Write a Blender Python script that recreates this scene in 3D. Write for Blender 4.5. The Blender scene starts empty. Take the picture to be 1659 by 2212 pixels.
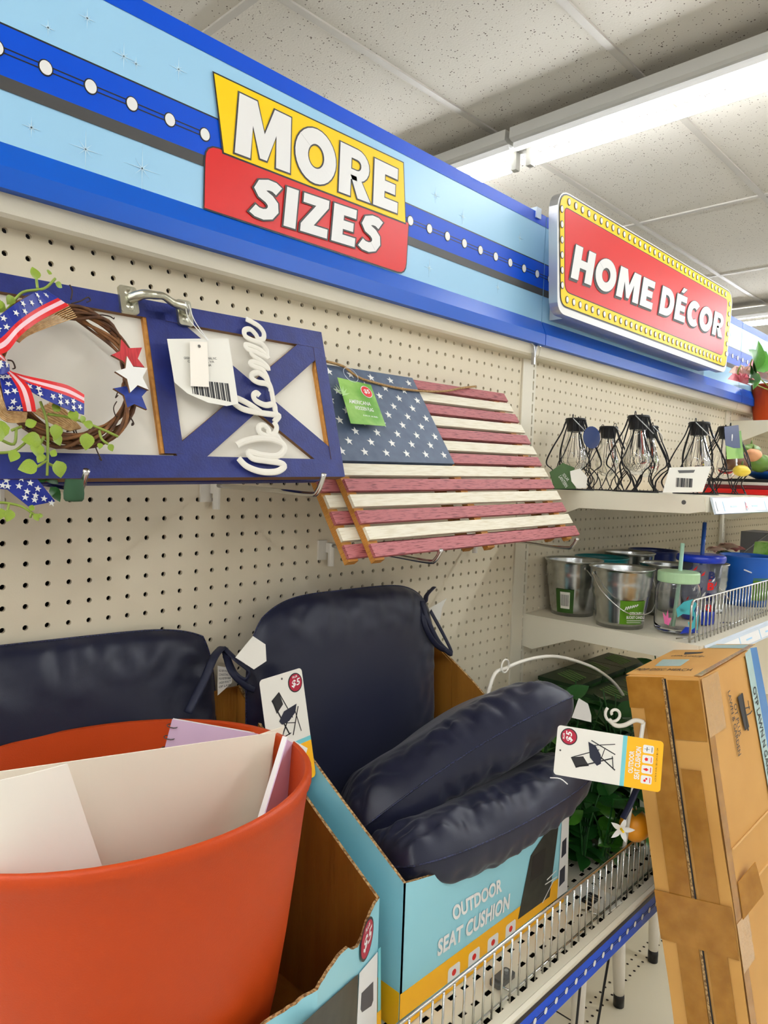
import bpy, math, random
from mathutils import Vector, Matrix, noise

V = Vector
RND = random.Random(11)
SC = bpy.context.scene
COL = SC.collection

# ------------------------------------------------------------------ camera
F_PX = 1538.81
YAW, PIT, ROL = 0.803346, -0.05115, 0.03374
CAM = V((-0.28491, -0.88469, -0.26207))
cf = V((math.sin(YAW) * math.cos(PIT), math.cos(YAW) * math.cos(PIT), math.sin(PIT)))
_r = V((math.cos(YAW), -math.sin(YAW), 0)); _u = _r.cross(cf)
cr = math.cos(ROL) * _r + math.sin(ROL) * _u
cu = -math.sin(ROL) * _r + math.cos(ROL) * _u
cam_data = bpy.data.cameras.new('camera')
cam_data.sensor_fit = 'HORIZONTAL'; cam_data.sensor_width = 36.0
cam_data.lens = F_PX / 1659.0 * 36.0
cam_data.clip_start = 0.02; cam_data.clip_end = 60
cam = bpy.data.objects.new('camera', cam_data)
cam.matrix_world = Matrix(((cr.x, cu.x, -cf.x, CAM.x), (cr.y, cu.y, -cf.y, CAM.y), (cr.z, cu.z, -cf.z, CAM.z), (0, 0, 0, 1)))
COL.objects.link(cam); SC.camera = cam

# ------------------------------------------------------------------ world + exposure
w = bpy.data.worlds.new('world'); SC.world = w; w.use_nodes = True
w.node_tree.nodes['Background'].inputs[0].default_value = (0.9, 0.95, 1.0, 1)
w.node_tree.nodes['Background'].inputs[1].default_value = 0.3
SC.view_settings.view_transform = 'Standard'; SC.view_settings.look = 'None'
SC.view_settings.gamma = 1; SC.view_settings.use_curve_mapping = False
SC.view_settings.exposure = 0.28
TUBE_EMIT = 62.0
LIGHT_X = (-4.9, -1.35, 2.13, 5.55, 9.0)

FLOOR_Z = -1.75; CEIL_Z = 1.128

def ray(x, y):
    return cf + cr * ((x - 829.5) / F_PX) - cu * ((y - 1106) / F_PX)
def atY(x, y, Y):
    d = ray(x, y); return CAM + d * ((Y - CAM.y) / d.y)
def atX(x, y, X):
    d = ray(x, y); return CAM + d * ((X - CAM.x) / d.x)
def atZ(x, y, Z):
    d = ray(x, y); return CAM + d * ((Z - CAM.z) / d.z)

class Frame:
    """a flat face in the scene: origin, right, up, normal towards the viewer"""
    def __init__(s, o, u, v):
        s.o = V(o); s.u = V(u).normalized(); v = V(v); s.v = (v - s.u * v.dot(s.u)).normalized(); s.n = s.u.cross(s.v)
        s.M = Matrix(((s.u.x, s.v.x, s.n.x, s.o.x), (s.u.y, s.v.y, s.n.y, s.o.y), (s.u.z, s.v.z, s.n.z, s.o.z), (0, 0, 0, 1)))
    def P(s, a, b, c=0.0): return s.o + s.u * a + s.v * b + s.n * c
    def px(s, x, y, c=0.0):
        d = ray(x, y); t = ((s.o + s.n * c) - CAM).dot(s.n) / d.dot(s.n)
        q = CAM + d * t - s.o
        return (q.dot(s.u), q.dot(s.v))
    def off(s, c): return Frame(s.o + s.n * c, s.u, s.v)

# ------------------------------------------------------------------ materials
def lin(c):
    c = c / 255.0
    return c / 12.92 if c <= 0.04045 else ((c + 0.055) / 1.055) ** 2.4
def rgb(t): return (lin(t[0]), lin(t[1]), lin(t[2]), 1)
MATS = {}
def mat(name, col, rough=0.5, metal=0.0, noise_=None, bump=None, stretch=(1, 1, 1), coat=0.0, emit=None, trans=0.0, alpha=1.0, col2=None, kind='noise', spec=0.5, ior=1.45, sheen=0.0):
    if name in MATS: return MATS[name]
    m = bpy.data.materials.new(name); m.use_nodes = True
    nt = m.node_tree; b = nt.nodes['Principled BSDF']
    b.inputs['Base Color'].default_value = rgb(col); b.inputs['Roughness'].default_value = rough
    b.inputs['Metallic'].default_value = metal; b.inputs['IOR'].default_value = ior
    b.inputs['Specular IOR Level'].default_value = spec
    b.inputs['Coat Weight'].default_value = coat; b.inputs['Coat Roughness'].default_value = 0.15
    if sheen: b.inputs['Sheen Weight'].default_value = sheen
    if trans: b.inputs['Transmission Weight'].default_value = trans
    if alpha < 1: b.inputs['Alpha'].default_value = alpha
    if emit:
        b.inputs['Emission Color'].default_value = rgb(col); b.inputs['Emission Strength'].default_value = emit
    if noise_ or bump:
        tc = nt.nodes.new('ShaderNodeTexCoord'); mp = nt.nodes.new('ShaderNodeMapping')
        mp.inputs['Scale'].default_value = stretch
        nt.links.new(tc.outputs['Object'], mp.inputs['Vector'])
    if noise_:
        sc, lo, hi = noise_
        n = nt.nodes.new('ShaderNodeTexNoise') if kind == 'noise' else nt.nodes.new('ShaderNodeTexVoronoi')
        n.inputs['Scale'].default_value = sc
        if kind == 'noise': n.inputs['Detail'].default_value = 4
        nt.links.new(mp.outputs[0], n.inputs['Vector'])
        rp = nt.nodes.new('ShaderNodeValToRGB')
        c2 = col2 if col2 else tuple(max(0, c * 0.82) for c in col)
        rp.color_ramp.elements[0].position = lo; rp.color_ramp.elements[0].color = rgb(c2)
        rp.color_ramp.elements[1].position = hi; rp.color_ramp.elements[1].color = rgb(col)
        nt.links.new(n.outputs[0], rp.inputs[0]); nt.links.new(rp.outputs[0], b.inputs['Base Color'])
    if bump:
        sc, st = bump[0], bump[1]
        n2 = nt.nodes.new('ShaderNodeTexNoise'); n2.inputs['Scale'].default_value = sc; n2.inputs['Detail'].default_value = 3
        nt.links.new(mp.outputs[0], n2.inputs['Vector'])
        bp = nt.nodes.new('ShaderNodeBump'); bp.inputs['Strength'].default_value = st; bp.inputs['Distance'].default_value = 0.002
        nt.links.new(n2.outputs[0], bp.inputs['Height']); nt.links.new(bp.outputs[0], b.inputs['Normal'])
    MATS[name] = m
    return m

CREAM = mat('cream_powder_coat', (229, 221, 199), 0.38, bump=(900, 0.12))
PEG = mat('pegboard_cream', (228, 216, 189), 0.55, bump=(500, 0.08))
DARKBACK = mat('cavity_shade', (40, 30, 22), 0.9)  # dark colour standing in for the shade inside holes and slots
LBLUE = mat('sign_light_blue', (160, 208, 238), 0.32)
DBLUE = mat('sign_royal_blue', (0, 78, 208), 0.36, bump=(1500, 0.15), spec=.25)
MBLUE = mat('sign_mid_blue', (0, 86, 194), 0.38, spec=.4)
BLACK = mat('print_black', (32, 30, 32), 0.4)
INKGREY = mat('ink_grey', (70, 68, 66), 0.5)
WHITE = mat('print_white', (238, 236, 232), 0.4)
SPARK = mat('sparkle_pale_blue', (205, 232, 246), 0.35)
YELLOW = mat('sign_yellow', (255, 212, 0), 0.4, spec=.3)
RED = mat('sign_red', (218, 30, 26), 0.36, spec=.4)
SILVER = mat('brushed_aluminium', (190, 190, 190), 0.35, 0.8)
CHROME = mat('chrome_wire', (205, 203, 198), 0.22, 1.0)
GALV = mat('galvanised_steel', (205, 207, 205), 0.24, 1.0, noise_=(30, .3, .7), col2=(165, 168, 166))
HANDLE = mat('antique_silver', (190, 188, 170), 0.3, 1.0, bump=(200, .3))
NAVYWOOD = mat('navy_painted_wood', (28, 42, 118), 0.5, noise_=(60, .3, .7), col2=(22, 32, 100), bump=(400, .2))
WHITEWOOD = mat('white_board', (236, 230, 216), 0.55, noise_=(8, .3, .7), col2=(226, 220, 206))
RAWWOOD = mat('raw_wood_edge', (196, 138, 62), 0.6, noise_=(80, .3, .7), col2=(165, 108, 40), stretch=(1, 8, 1))
MDFEDGE = mat('mdf_edge', (120, 84, 52), 0.7)
SLATRED = mat('red_stained_slat', (176, 98, 100), 0.55, noise_=(46, .36, .47), col2=(112, 44, 46), stretch=(1, 12, 12), bump=(60, .4))
SLATWHITE = mat('white_washed_slat', (232, 224, 202), 0.55, noise_=(30, .3, .55), col2=(214, 202, 172), stretch=(1, 12, 12), bump=(60, .25))
CANTON = mat('slate_blue_board', (84, 98, 120), 0.55, noise_=(50, .25, .7), col2=(66, 80, 104))
STARW = mat('star_white', (236, 234, 228), 0.5)
TWINE = mat('jute_twine', (186, 150, 100), 0.8, noise_=(300, .3, .7), col2=(140, 104, 60))
BURLAP = mat('burlap_cord', (214, 176, 124), 0.8, noise_=(300, .3, .7), col2=(176, 136, 84))
VINE = mat('grapevine_brown', (112, 72, 38), 0.7, noise_=(90, .3, .7), col2=(66, 38, 20))
VINE2 = mat('grapevine_tan', (150, 100, 55), 0.7, noise_=(90, .3, .7), col2=(90, 52, 28))
TENDRIL = mat('tendril_dark', (58, 40, 28), 0.7)
RIBBLUE = mat('ribbon_royal_blue', (20, 40, 140), 0.45)
RIBRED = mat('ribbon_red', (214, 24, 28), 0.45)
RIBPINK = mat('ribbon_white_stripe', (240, 200, 205), 0.45)
STARRED = mat('star_red_wood', (200, 52, 58), 0.55, noise_=(60, .3, .6), col2=(165, 34, 40), stretch=(8, 1, 1))
STARBLUE = mat('star_blue_wood', (38, 62, 150), 0.55, noise_=(60, .3, .6), col2=(28, 46, 120), stretch=(1, 8, 1))
LEAFLIME = mat('lime_leaf', (160, 178, 62), 0.38, noise_=(70, .35, .65), col2=(110, 142, 40))
STEMLIME = mat('lime_stem', (138, 158, 62), 0.5)
LEAFDARK = mat('deep_green_leaf', (38, 92, 34), 0.32, noise_=(60, .3, .7), col2=(22, 64, 24))
LEAFMID = mat('mid_green_leaf', (84, 150, 44), 0.32, noise_=(60, .3, .7), col2=(52, 112, 30))
LEAFOLIVE = mat('olive_leaf', (92, 118, 48), 0.4)
NAVY = mat('navy_satin', (14, 19, 44), 0.42, bump=(900, .06), sheen=0.12)
NAVYSEAM = mat('navy_seam', (44, 48, 84), 0.5, noise_=(500, .45, .55), col2=(10, 12, 30))
TIE = mat('navy_tie', (22, 26, 50), 0.6)
CARD_IN = mat('corrugated_brown', (158, 104, 26), 0.75, noise_=(60, .3, .7), col2=(144, 92, 18), stretch=(1, 1, .1), bump=(260, .5))
CARD_EDGE = mat('cardboard_edge', (196, 160, 108), 0.8, noise_=(300, .4, .6), col2=(110, 76, 36))
BOXBLUE = mat('box_print_blue', (150, 210, 222), 0.35)
BOXYEL = mat('box_print_yellow', (252, 184, 16), 0.38)
KRAFT = mat('kraft_carton', (214, 162, 88), 0.6, noise_=(6, .3, .7), col2=(204, 150, 76))
KRAFTD = mat('packing_tape_amber', (176, 122, 46), 0.22, noise_=(40, .3, .7), col2=(156, 104, 34), bump=(60, .3))
TAPE = mat('clear_tape', (200, 152, 88), 0.12, coat=.6, bump=(90, .6))
CARTONBLUE = mat('carton_blue_label', (70, 130, 190), 0.25)
CARTONPALE = mat('carton_pale_label', (178, 205, 200), 0.25, bump=(60, .3))
TERRA = mat('terracotta_plastic', (188, 66, 16), 0.45, bump=(700, 0.12), spec=.35)
PAPER = mat('cream_paper', (246, 237, 216), 0.65)
PAPER2 = mat('pale_paper', (248, 240, 226), 0.6)
LILAC = mat('lilac_cover', (214, 184, 210), 0.5)
CEILT = None
TAGWHITE = mat('tag_white', (236, 232, 220), 0.45)
TAGRED = mat('badge_crimson', (176, 16, 52), 0.4)
TAGTEAL = mat('tag_teal', (118, 200, 206), 0.4)
GREENCARD = mat('green_card', (96, 158, 40), 0.3, noise_=(20, .4, .6), col2=(150, 196, 96))
BLKWIRE = mat('black_wire', (18, 18, 20), 0.4, 0.3)
BLKPLASTIC = mat('black_plastic', (24, 24, 26), 0.35)
GREYPLASTIC = mat('grey_plastic', (92, 90, 86), 0.4)
GLASS = mat('clear_glass', (255, 255, 255), 0.02, trans=1.0, ior=1.3, spec=.5)
PLASTICCLEAR = mat('clear_plastic', (240, 246, 250), 0.05, trans=0.95, ior=1.2)
PINKCLEAR = mat('printed_clear_plastic', (205, 196, 222), 0.08, trans=0.6, ior=1.2)
MINT = mat('mint_plastic', (172, 206, 160), 0.35)
MINTSTRAW = mat('mint_straw', (158, 196, 172), 0.3)
COBALT = mat('cobalt_plastic', (16, 50, 176), 0.2)
TEALM = mat('teal_enamel', (10, 110, 112), 0.3)
BLUEM = mat('blue_enamel', (30, 96, 190), 0.3)
NAVYM = mat('navy_enamel', (16, 30, 86), 0.3)
LABELGREEN = mat('label_green', (84, 132, 20), 0.35)
PALEPINK = mat('pale_pink_petal', (250, 216, 202), 0.5)
PINK = mat('pink_petal', (232, 150, 160), 0.5)
ORANGE = mat('orange_fruit', (232, 150, 24), 0.4)
WHITEMETAL = mat('white_metal', (228, 222, 208), 0.35)
GREENFELT = mat('green_felt', (44, 78, 50), 0.8)
DKGREENPK = mat('dark_green_pack', (30, 62, 28), 0.35, noise_=(40, .4, .6), col2=(60, 100, 50))
FLOORM = mat('vinyl_floor', (212, 207, 196), 0.3, noise_=(3, .3, .7), col2=(200, 194, 182))
WALLM = mat('store_wall', (210, 208, 203), 0.7)
TUBEM = mat('fluorescent_tube', (244, 249, 255), 0.4, emit=TUBE_EMIT)
FIXM = mat('fixture_white_enamel', (176, 173, 164), 0.35)
TBAR = mat('tbar_grey_beige', (172, 165, 153), 0.5)
CLEARTAB = mat('clear_tab', (215, 225, 235), 0.15)

# ceiling tile: pitted mineral board
def tile_material():
    m = bpy.data.materials.new('mineral_ceiling_tile'); m.use_nodes = True
    nt = m.node_tree; b = nt.nodes['Principled BSDF']; b.inputs['Roughness'].default_value = 0.9
    tc = nt.nodes.new('ShaderNodeTexCoord')
    vo = nt.nodes.new('ShaderNodeTexVoronoi'); vo.inputs['Scale'].default_value = 88; vo.inputs['Randomness'].default_value = 1
    n = nt.nodes.new('ShaderNodeTexNoise'); n.inputs['Scale'].default_value = 30; n.inputs['Detail'].default_value = 2
    nt.links.new(tc.outputs['Object'], vo.inputs['Vector']); nt.links.new(tc.outputs['Object'], n.inputs['Vector'])
    add = nt.nodes.new('ShaderNodeMath'); add.operation = 'ADD'
    sub = nt.nodes.new('ShaderNodeMath'); sub.operation = 'MULTIPLY'; sub.inputs[1].default_value = -0.55
    nt.links.new(n.outputs[0], sub.inputs[0]); nt.links.new(vo.outputs[0], add.inputs[0]); nt.links.new(sub.outputs[0], add.inputs[1])
    rp = nt.nodes.new('ShaderNodeValToRGB')
    rp.color_ramp.elements[0].position = -0.0; rp.color_ramp.elements[0].color = rgb((84, 70, 58))
    e = rp.color_ramp.elements[1]; e.position = 0.03; e.color = rgb((196, 189, 176))
    ad2 = nt.nodes.new('ShaderNodeMath'); ad2.operation = 'ADD'; ad2.inputs[1].default_value = 0.14
    nt.links.new(add.outputs[0], ad2.inputs[0]); nt.links.new(ad2.outputs[0], rp.inputs[0]); nt.links.new(rp.outputs[0], b.inputs['Base Color'])
    n3 = nt.nodes.new('ShaderNodeTexNoise'); n3.inputs['Scale'].default_value = 140
    nt.links.new(tc.outputs['Object'], n3.inputs['Vector'])
    bp = nt.nodes.new('ShaderNodeBump'); bp.inputs['Strength'].default_value = 0.25; bp.inputs['Distance'].default_value = 0.003
    nt.links.new(n3.outputs[0], bp.inputs['Height']); nt.links.new(bp.outputs[0], b.inputs['Normal'])
    return m
CEILT = tile_material()

# ------------------------------------------------------------------ mesh builder
class MB:
    def __init__(s): s.v = []; s.f = []; s.m = []
    def add(s, vs, fs, mi=0):
        k = len(s.v); s.v.extend(V(p) for p in vs)
        s.f.extend(tuple(i + k for i in f) for f in fs); s.m.extend([mi] * len(fs)); return k
    def box(s, x0, x1, y0, y1, z0, z1, mi=0, M=None):
        vs = [V((x, y, z)) for z in (z0, z1) for y in (y0, y1) for x in (x0, x1)]
        if M: vs = [M @ p for p in vs]
        s.add(vs, [(0, 2, 3, 1), (4, 5, 7, 6), (0, 1, 5, 4), (2, 6, 7, 3), (0, 4, 6, 2), (1, 3, 7, 5)], mi); return s
    def prism(s, poly, c0, c1, M=None, mi=0, side=None, back=None):
        n = len(poly)
        a = sum(poly[i][0] * poly[(i + 1) % n][1] - poly[(i + 1) % n][0] * poly[i][1] for i in range(n))
        if a < 0: poly = poly[::-1]
        vs = [V((p[0], p[1], c0)) for p in poly] + [V((p[0], p[1], c1)) for p in poly]
        if M: vs = [M @ p for p in vs]
        k = s.add(vs, [tuple(range(n, 2 * n))], mi)
        s.f.append(tuple(k + i for i in reversed(range(n)))); s.m.append(mi if back is None else back)
        for i in range(n):
            j = (i + 1) % n
            s.f.append((k + i, k + j, k + n + j, k + n + i)); s.m.append(mi if side is None else side)
        return s
    def tube(s, pts, r, n=6, closed=False, flat=None, mi=0, cap=True, up=None):
        """sweep along pts; r number or list; flat = (width factor, thickness factor) with 'up' the thickness direction"""
        P = [V(p) for p in pts]; L = len(P)
        if L < 2: return s
        rs = r if isinstance(r, (list, tuple)) else [r] * L
        prev = None; rings = []
        for i in range(L):
            if closed: t = P[(i + 1) % L] - P[i - 1]
            else: t = P[min(i + 1, L - 1)] - P[max(i - 1, 0)]
            if t.length < 1e-9: t = V((0, 0, 1))
            t.normalize()
            if up is not None: a = V(up) - t * V(up).dot(t)
            elif prev is None:
                a = V((0, 0, 1)) if abs(t.z) < .9 else V((1, 0, 0)); a = a - t * a.dot(t)
            else: a = prev - t * prev.dot(t)
            if a.length < 1e-6: a = t.orthogonal()
            a.normalize(); prev = a; b = t.cross(a)
            fa, fb = (flat[1], flat[0]) if flat else (1, 1)
            rings.append([P[i] + a * (math.sin(2 * math.pi * k / n) * rs[i] * fa) + b * (math.cos(2 * math.pi * k / n) * rs[i] * fb) for k in range(n)])
        k0 = len(s.v)
        for rg in rings: s.v.extend(rg)
        for i in range(L if closed else L - 1):
            j = (i + 1) % L
            for k in range(n):
                q = (k + 1) % n
                s.f.append((k0 + i * n + k, k0 + j * n + k, k0 + j * n + q, k0 + i * n + q)); s.m.append(mi)
        if cap and not closed:
            s.f.append(tuple(k0 + k for k in range(n))); s.m.append(mi)
            s.f.append(tuple(k0 + (L - 1) * n + k for k in reversed(range(n)))); s.m.append(mi)
        return s
    def lathe(s, prof, n=24, M=None, mi=0, c=(0, 0, 0)):
        k0 = len(s.v)
        for (r, z) in prof:
            for k in range(n):
                a = 2 * math.pi * k / n
                p = V((c[0] + r * math.cos(a), c[1] + r * math.sin(a), c[2] + z))
                s.v.append(M @ p if M else p)
        for i in range(len(prof) - 1):
            for k in range(n):
                q = (k + 1) % n
                s.f.append((k0 + i * n + k, k0 + i * n + q, k0 + (i + 1) * n + q, k0 + (i + 1) * n + k)); s.m.append(mi)
        return s
    def grid(s, fn, nu, nv, mi=0, wrap=False):
        k0 = len(s.v)
        for i in range(nu + 1):
            for j in range(nv + 1): s.v.append(V(fn(i / nu, j / nv)))
        for i in range(nu):
            for j in range(nv):
                a = k0 + i * (nv + 1) + j
                s.f.append((a, a + nv + 1, a + nv + 2, a + 1)); s.m.append(mi(i / nu, j / nv) if callable(mi) else mi)
        return s
    def mesh(s, name, mats, smooth=False, inv=None):
        me = bpy.data.meshes.new(name)
        vs = [inv @ p for p in s.v] if inv else s.v
        me.from_pydata([tuple(p) for p in vs], [], s.f)
        mats = mats if isinstance(mats, (list, tuple)) else [mats]
        for m in mats: me.materials.append(m)
        me.polygons.foreach_set('material_index', s.m)
        if smooth: me.polygons.foreach_set('use_smooth', [True] * len(s.f))
        me.update(); return me
    def build(s, name, mats, parent=None, smooth=False, label=None, world=True, kind=None):
        inv = None
        if parent is not None and world: inv = MW[parent].inverted()
        me = s.mesh(name, mats, smooth, inv)
        ob = bpy.data.objects.new(name, me); COL.objects.link(ob)
        if parent is not None: ob.parent = parent
        MW[ob] = MW[parent].copy() if parent is not None else Matrix.Identity(4)
        if label: ob['label'] = label
        if kind: ob['kind'] = kind
        return ob

class _MW(dict):
    def __getitem__(s, o): return dict.__getitem__(s, o.name)
    def __setitem__(s, o, m): dict.__setitem__(s, o.name, m)
MW = _MW()

def thing(name, label, cat, loc=(0, 0, 0), rot=None, group=None):
    o = bpy.data.objects.new(name, None); COL.objects.link(o); o.empty_display_size = .02
    M = Matrix.Translation(V(loc))
    if rot is not None: M = M @ rot.to_4x4()
    o.matrix_basis = M; MW[o] = M
    o['label'] = label; o['category'] = cat
    if group: o['group'] = group
    return o
def tag(o, label, cat, group=None):
    o['label'] = label; o['category'] = cat
    if group: o['group'] = group
    return o
def single(mb, name, mats, label, cat, origin, group=None, smooth=False):
    """a thing that is one mesh with its origin at origin"""
    M = Matrix.Translation(V(origin)); me = mb.mesh(name, mats, smooth, M.inverted())
    ob = bpy.data.objects.new(name, me); COL.objects.link(ob); ob.matrix_basis = M; MW[ob] = M
    return tag(ob, label, cat, group)
def inst(name, me, parent, M, world=True):
    ob = bpy.data.objects.new(name, me); COL.objects.link(ob); ob.parent = parent
    ob.matrix_basis = (MW[parent].inverted() @ M) if world else M
    MW[ob] = MW[parent] @ ob.matrix_basis
    return ob
def dup(root, M, label=None, group=None):
    def cp(o, par):
        c = o.copy(); COL.objects.link(c)
        if par is not None: c.parent = par
        MW[c] = MW[o]
        for ch in list(o.children): cp(ch, c)
        return c
    r = cp(root, None); r.matrix_basis = M; MW[r] = M
    if label: r['label'] = label
    if group: r['group'] = group
    return r
def struct(mb, name, mats, parent=None):
    o = mb.build(name, mats, parent); o['kind'] = 'structure'; return o

# lettering -----------------------------------------------------------------
def glyphs(s, offset=0.0, shear=0.0, space=1.0):
    c = bpy.data.curves.new('t', 'FONT'); c.body = s; c.size = 1; c.offset = offset; c.shear = shear; c.space_character = space; c.resolution_u = 3
    o = bpy.data.objects.new('t', c); COL.objects.link(o)
    dg = bpy.context.evaluated_depsgraph_get()
    me = bpy.data.meshes.new_from_object(o.evaluated_get(dg))
    bpy.data.objects.remove(o); bpy.data.curves.remove(c)
    vs = [v.co.copy() for v in me.vertices]; fs = [tuple(p.vertices) for p in me.polygons]
    bpy.data.meshes.remove(me)
    return vs, fs
def lettering(s, fr, quad, c, material, parent, offset=0.0, shear=0.0, space=1.0, outline=None, shadow=None, name='lettering', label=None):
    """quad = BL, BR, TR, TL in frame units; c = height above the face"""
    vs, fs = glyphs(s, offset, shear, space)
    x0 = min(v.x for v in vs); x1 = max(v.x for v in vs); y0 = min(v.y for v in vs); y1 = max(v.y for v in vs)
    def mp(v, cc, dx=0, dy=0):
        a = (v.x + dx - x0) / (x1 - x0); b = (v.y + dy - y0) / (y1 - y0)
        q = quad
        X = (1 - b) * ((1 - a) * q[0][0] + a * q[1][0]) + b * ((1 - a) * q[3][0] + a * q[2][0])
        Y = (1 - b) * ((1 - a) * q[0][1] + a * q[1][1]) + b * ((1 - a) * q[3][1] + a * q[2][1])
        return fr.P(X, Y, cc)
    mb = MB(); mb.add([mp(v, c) for v in vs], fs, 0)
    if outline:
        v2, f2 = glyphs(s, offset + outline[1], shear, space)
        mb.add([mp(v, c - 0.0003) for v in v2], f2, 1)
    if shadow:
        v2, f2 = glyphs(s, offset + outline[1], shear, space)
        mb.add([mp(v, c - 0.0006, shadow[0], shadow[1]) for v in v2], f2, 1)
    mats = [material] + ([outline[0]] if outline else [])
    return mb.build(name, mats, parent, label=label)
def rect(x0, y0, x1, y1): return [(x0, y0), (x1, y0), (x1, y1), (x0, y1)]
def rrect(x0, y0, x1, y1, r, n=5):
    out = []
    for cx, cy, a in ((x1 - r, y1 - r, 0), (x0 + r, y1 - r, 90), (x0 + r, y0 + r, 180), (x1 - r, y0 + r, 270)):
        for k in range(n + 1):
            t = math.radians(a + 90 * k / n); out.append((cx + r * math.cos(t), cy + r * math.sin(t)))
    return out
def disc(cx, cy, rx, ry=None, n=20):
    ry = ry or rx
    return [(cx + rx * math.cos(2 * math.pi * k / n), cy + ry * math.sin(2 * math.pi * k / n)) for k in range(n)]
def star(cx, cy, r, rot=0.0, inner=0.4):
    return [(cx + (r if k % 2 == 0 else r * inner) * math.sin(rot + math.pi * k / 5), cy + (r if k % 2 == 0 else r * inner) * math.cos(rot + math.pi * k / 5)) for k in range(10)]
def catmull(pts, n=6, closed=False):
    P = [V(p) if len(p) == 3 else V((p[0], p[1], 0)) for p in pts]; out = []; L = len(P)
    rng = range(L) if closed else range(L - 1)
    for i in rng:
        if closed: a, b, c, d = P[i - 1], P[i], P[(i + 1) % L], P[(i + 2) % L]
        else: a, b, c, d = P[max(i - 1, 0)], P[i], P[i + 1], P[min(i + 2, L - 1)]
        for k in range(n):
            t = k / n
            out.append(0.5 * ((2 * b) + (c - a) * t + (2 * a - 5 * b + 4 * c - d) * t * t + (3 * b - a - 3 * c + d) * t ** 3))
    if not closed: out.append(P[-1])
    return out
def barcode(mb, fr, x0, y0, x1, y1, c, mi=0, vertical=False, seed=3):
    r = random.Random(seed); t = 0.0
    while t < 1:
        wd = r.choice((.015, .025, .04))
        if t + wd > 1: break
        if vertical: mb.prism(rect(x0, y0 + (y1 - y0) * t, x1, y0 + (y1 - y0) * (t + wd)), 0, c, fr.M, mi)
        else: mb.prism(rect(x0 + (x1 - x0) * t, y0, x0 + (x1 - x0) * (t + wd), y1), 0, c, fr.M, mi)
        t += wd + r.choice((.018, .03, .045))
def decal(parent, fr, poly, c, material, name='print', label=None, t=0.0003):
    return MB().prism(poly, c - t, c, fr.M).build(name, material, parent, label=label)

# ------------------------------------------------------------------ leaf meshes
def leaf_mesh(name, material, wd=.5, fold=.12, tip=1.6):
    mb = MB(); n = 6; vs = []
    for i in range(n + 1):
        t = i / n; ww = wd * math.sin(math.pi * t ** (1 / tip)) ** .9 * .5 if 0 < t < 1 else 0.0
        z = -.25 * t * t + .1 * t
        vs += [V((-ww, t, z + fold * ww * 2)), V((0, t, z)), V((ww, t, z + fold * ww * 2))]
    fs = []
    for i in range(n):
        a = i * 3; fs += [(a, a + 1, a + 4, a + 3), (a + 1, a + 2, a + 5, a + 4)]
    mb.add(vs, fs); return mb.mesh(name, material, True)
LF_LIME = leaf_mesh('leaf', LEAFLIME, .85, .1, 1.25)
LF_DARK = leaf_mesh('leaf', LEAFDARK, .62, .15, 1.4)
LF_MID = leaf_mesh('leaf', LEAFMID, .66, .15, 1.4)
LF_OLIVE = leaf_mesh('leaf', LEAFOLIVE, .6, .1, 1.4)
PETAL = leaf_mesh('petal', PALEPINK, .9, .3, 1.0)
PETALP = leaf_mesh('petal', PINK, .9, .3, 1.0)
PETALW = leaf_mesh('petal', WHITE, .4, .15, 1.2)
def orient(p, direction, normal, size):
    y = V(direction).normalized(); z = V(normal) - y * V(normal).dot(y)
    if z.length < 1e-4: z = y.orthogonal()
    z.normalize(); x = y.cross(z)
    M = Matrix(((x.x, y.x, z.x, p[0]), (x.y, y.y, z.y, p[1]), (x.z, y.z, z.z, p[2]), (0, 0, 0, 1)))
    return M @ Matrix.Scale(size, 4)

# =================================================================== SETTING
RX0, RX1, RY0, RY1 = -6.5, 13.0, -4.2, 5.0
struct(MB().box(RX0, RX1, RY0, RY1, FLOOR_Z - .05, FLOOR_Z), 'floor', FLOORM)
struct(MB().box(RX0 - .1, RX0, RY0, RY1, FLOOR_Z, CEIL_Z + .1), 'wall_left', WALLM)
struct(MB().box(RX1, RX1 + .1, RY0, RY1, FLOOR_Z, CEIL_Z + .1), 'wall_right', WALLM)
struct(MB().box(RX0, RX1, RY0 - .1, RY0, FLOOR_Z, CEIL_Z + .1), 'wall_front', WALLM)
struct(MB().box(RX0, RX1, RY1, RY1 + .1, FLOOR_Z, CEIL_Z + .1), 'wall_back', WALLM)
ceil = struct(MB().box(RX0, RX1, RY0, RY1, CEIL_Z + .012, CEIL_Z + .05), 'ceiling', WALLM)
tx0, ty0 = .973, .26; TW, TH = 1.2192, .6096
tile_me = MB().box(.008, TW - .008, .008, TH - .008, 0, .01).mesh('ceiling_tile', CEILT)
xb = MB().box(0, TW, -.013, .013, -.007, .004).mesh('grid_bar', TBAR)
yb = MB().box(-.013, .013, .013, TH - .013, -.007, .004).mesh('grid_bar', TBAR)
ZI = V((0, 0, CEIL_Z))
for i in range(-6, 10):
    for j in range(-7, 8):
        x = tx0 + i * TW; y = ty0 + j * TH
        if x < RX0 or x + TW > RX1 or y < RY0 or y + TH > RY1: continue
        vis = (-1 <= i and -2 <= j)
        inst('ceiling_tile', tile_me, ceil, Matrix.Translation(V((x, y, CEIL_Z)) + V((0, 0, 0))) )
        if vis:
            inst('grid_bar', xb, ceil, Matrix.Translation(V((x, y, CEIL_Z)))); inst('grid_bar', yb, ceil, Matrix.Translation(V((x, y, CEIL_Z))))

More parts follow.
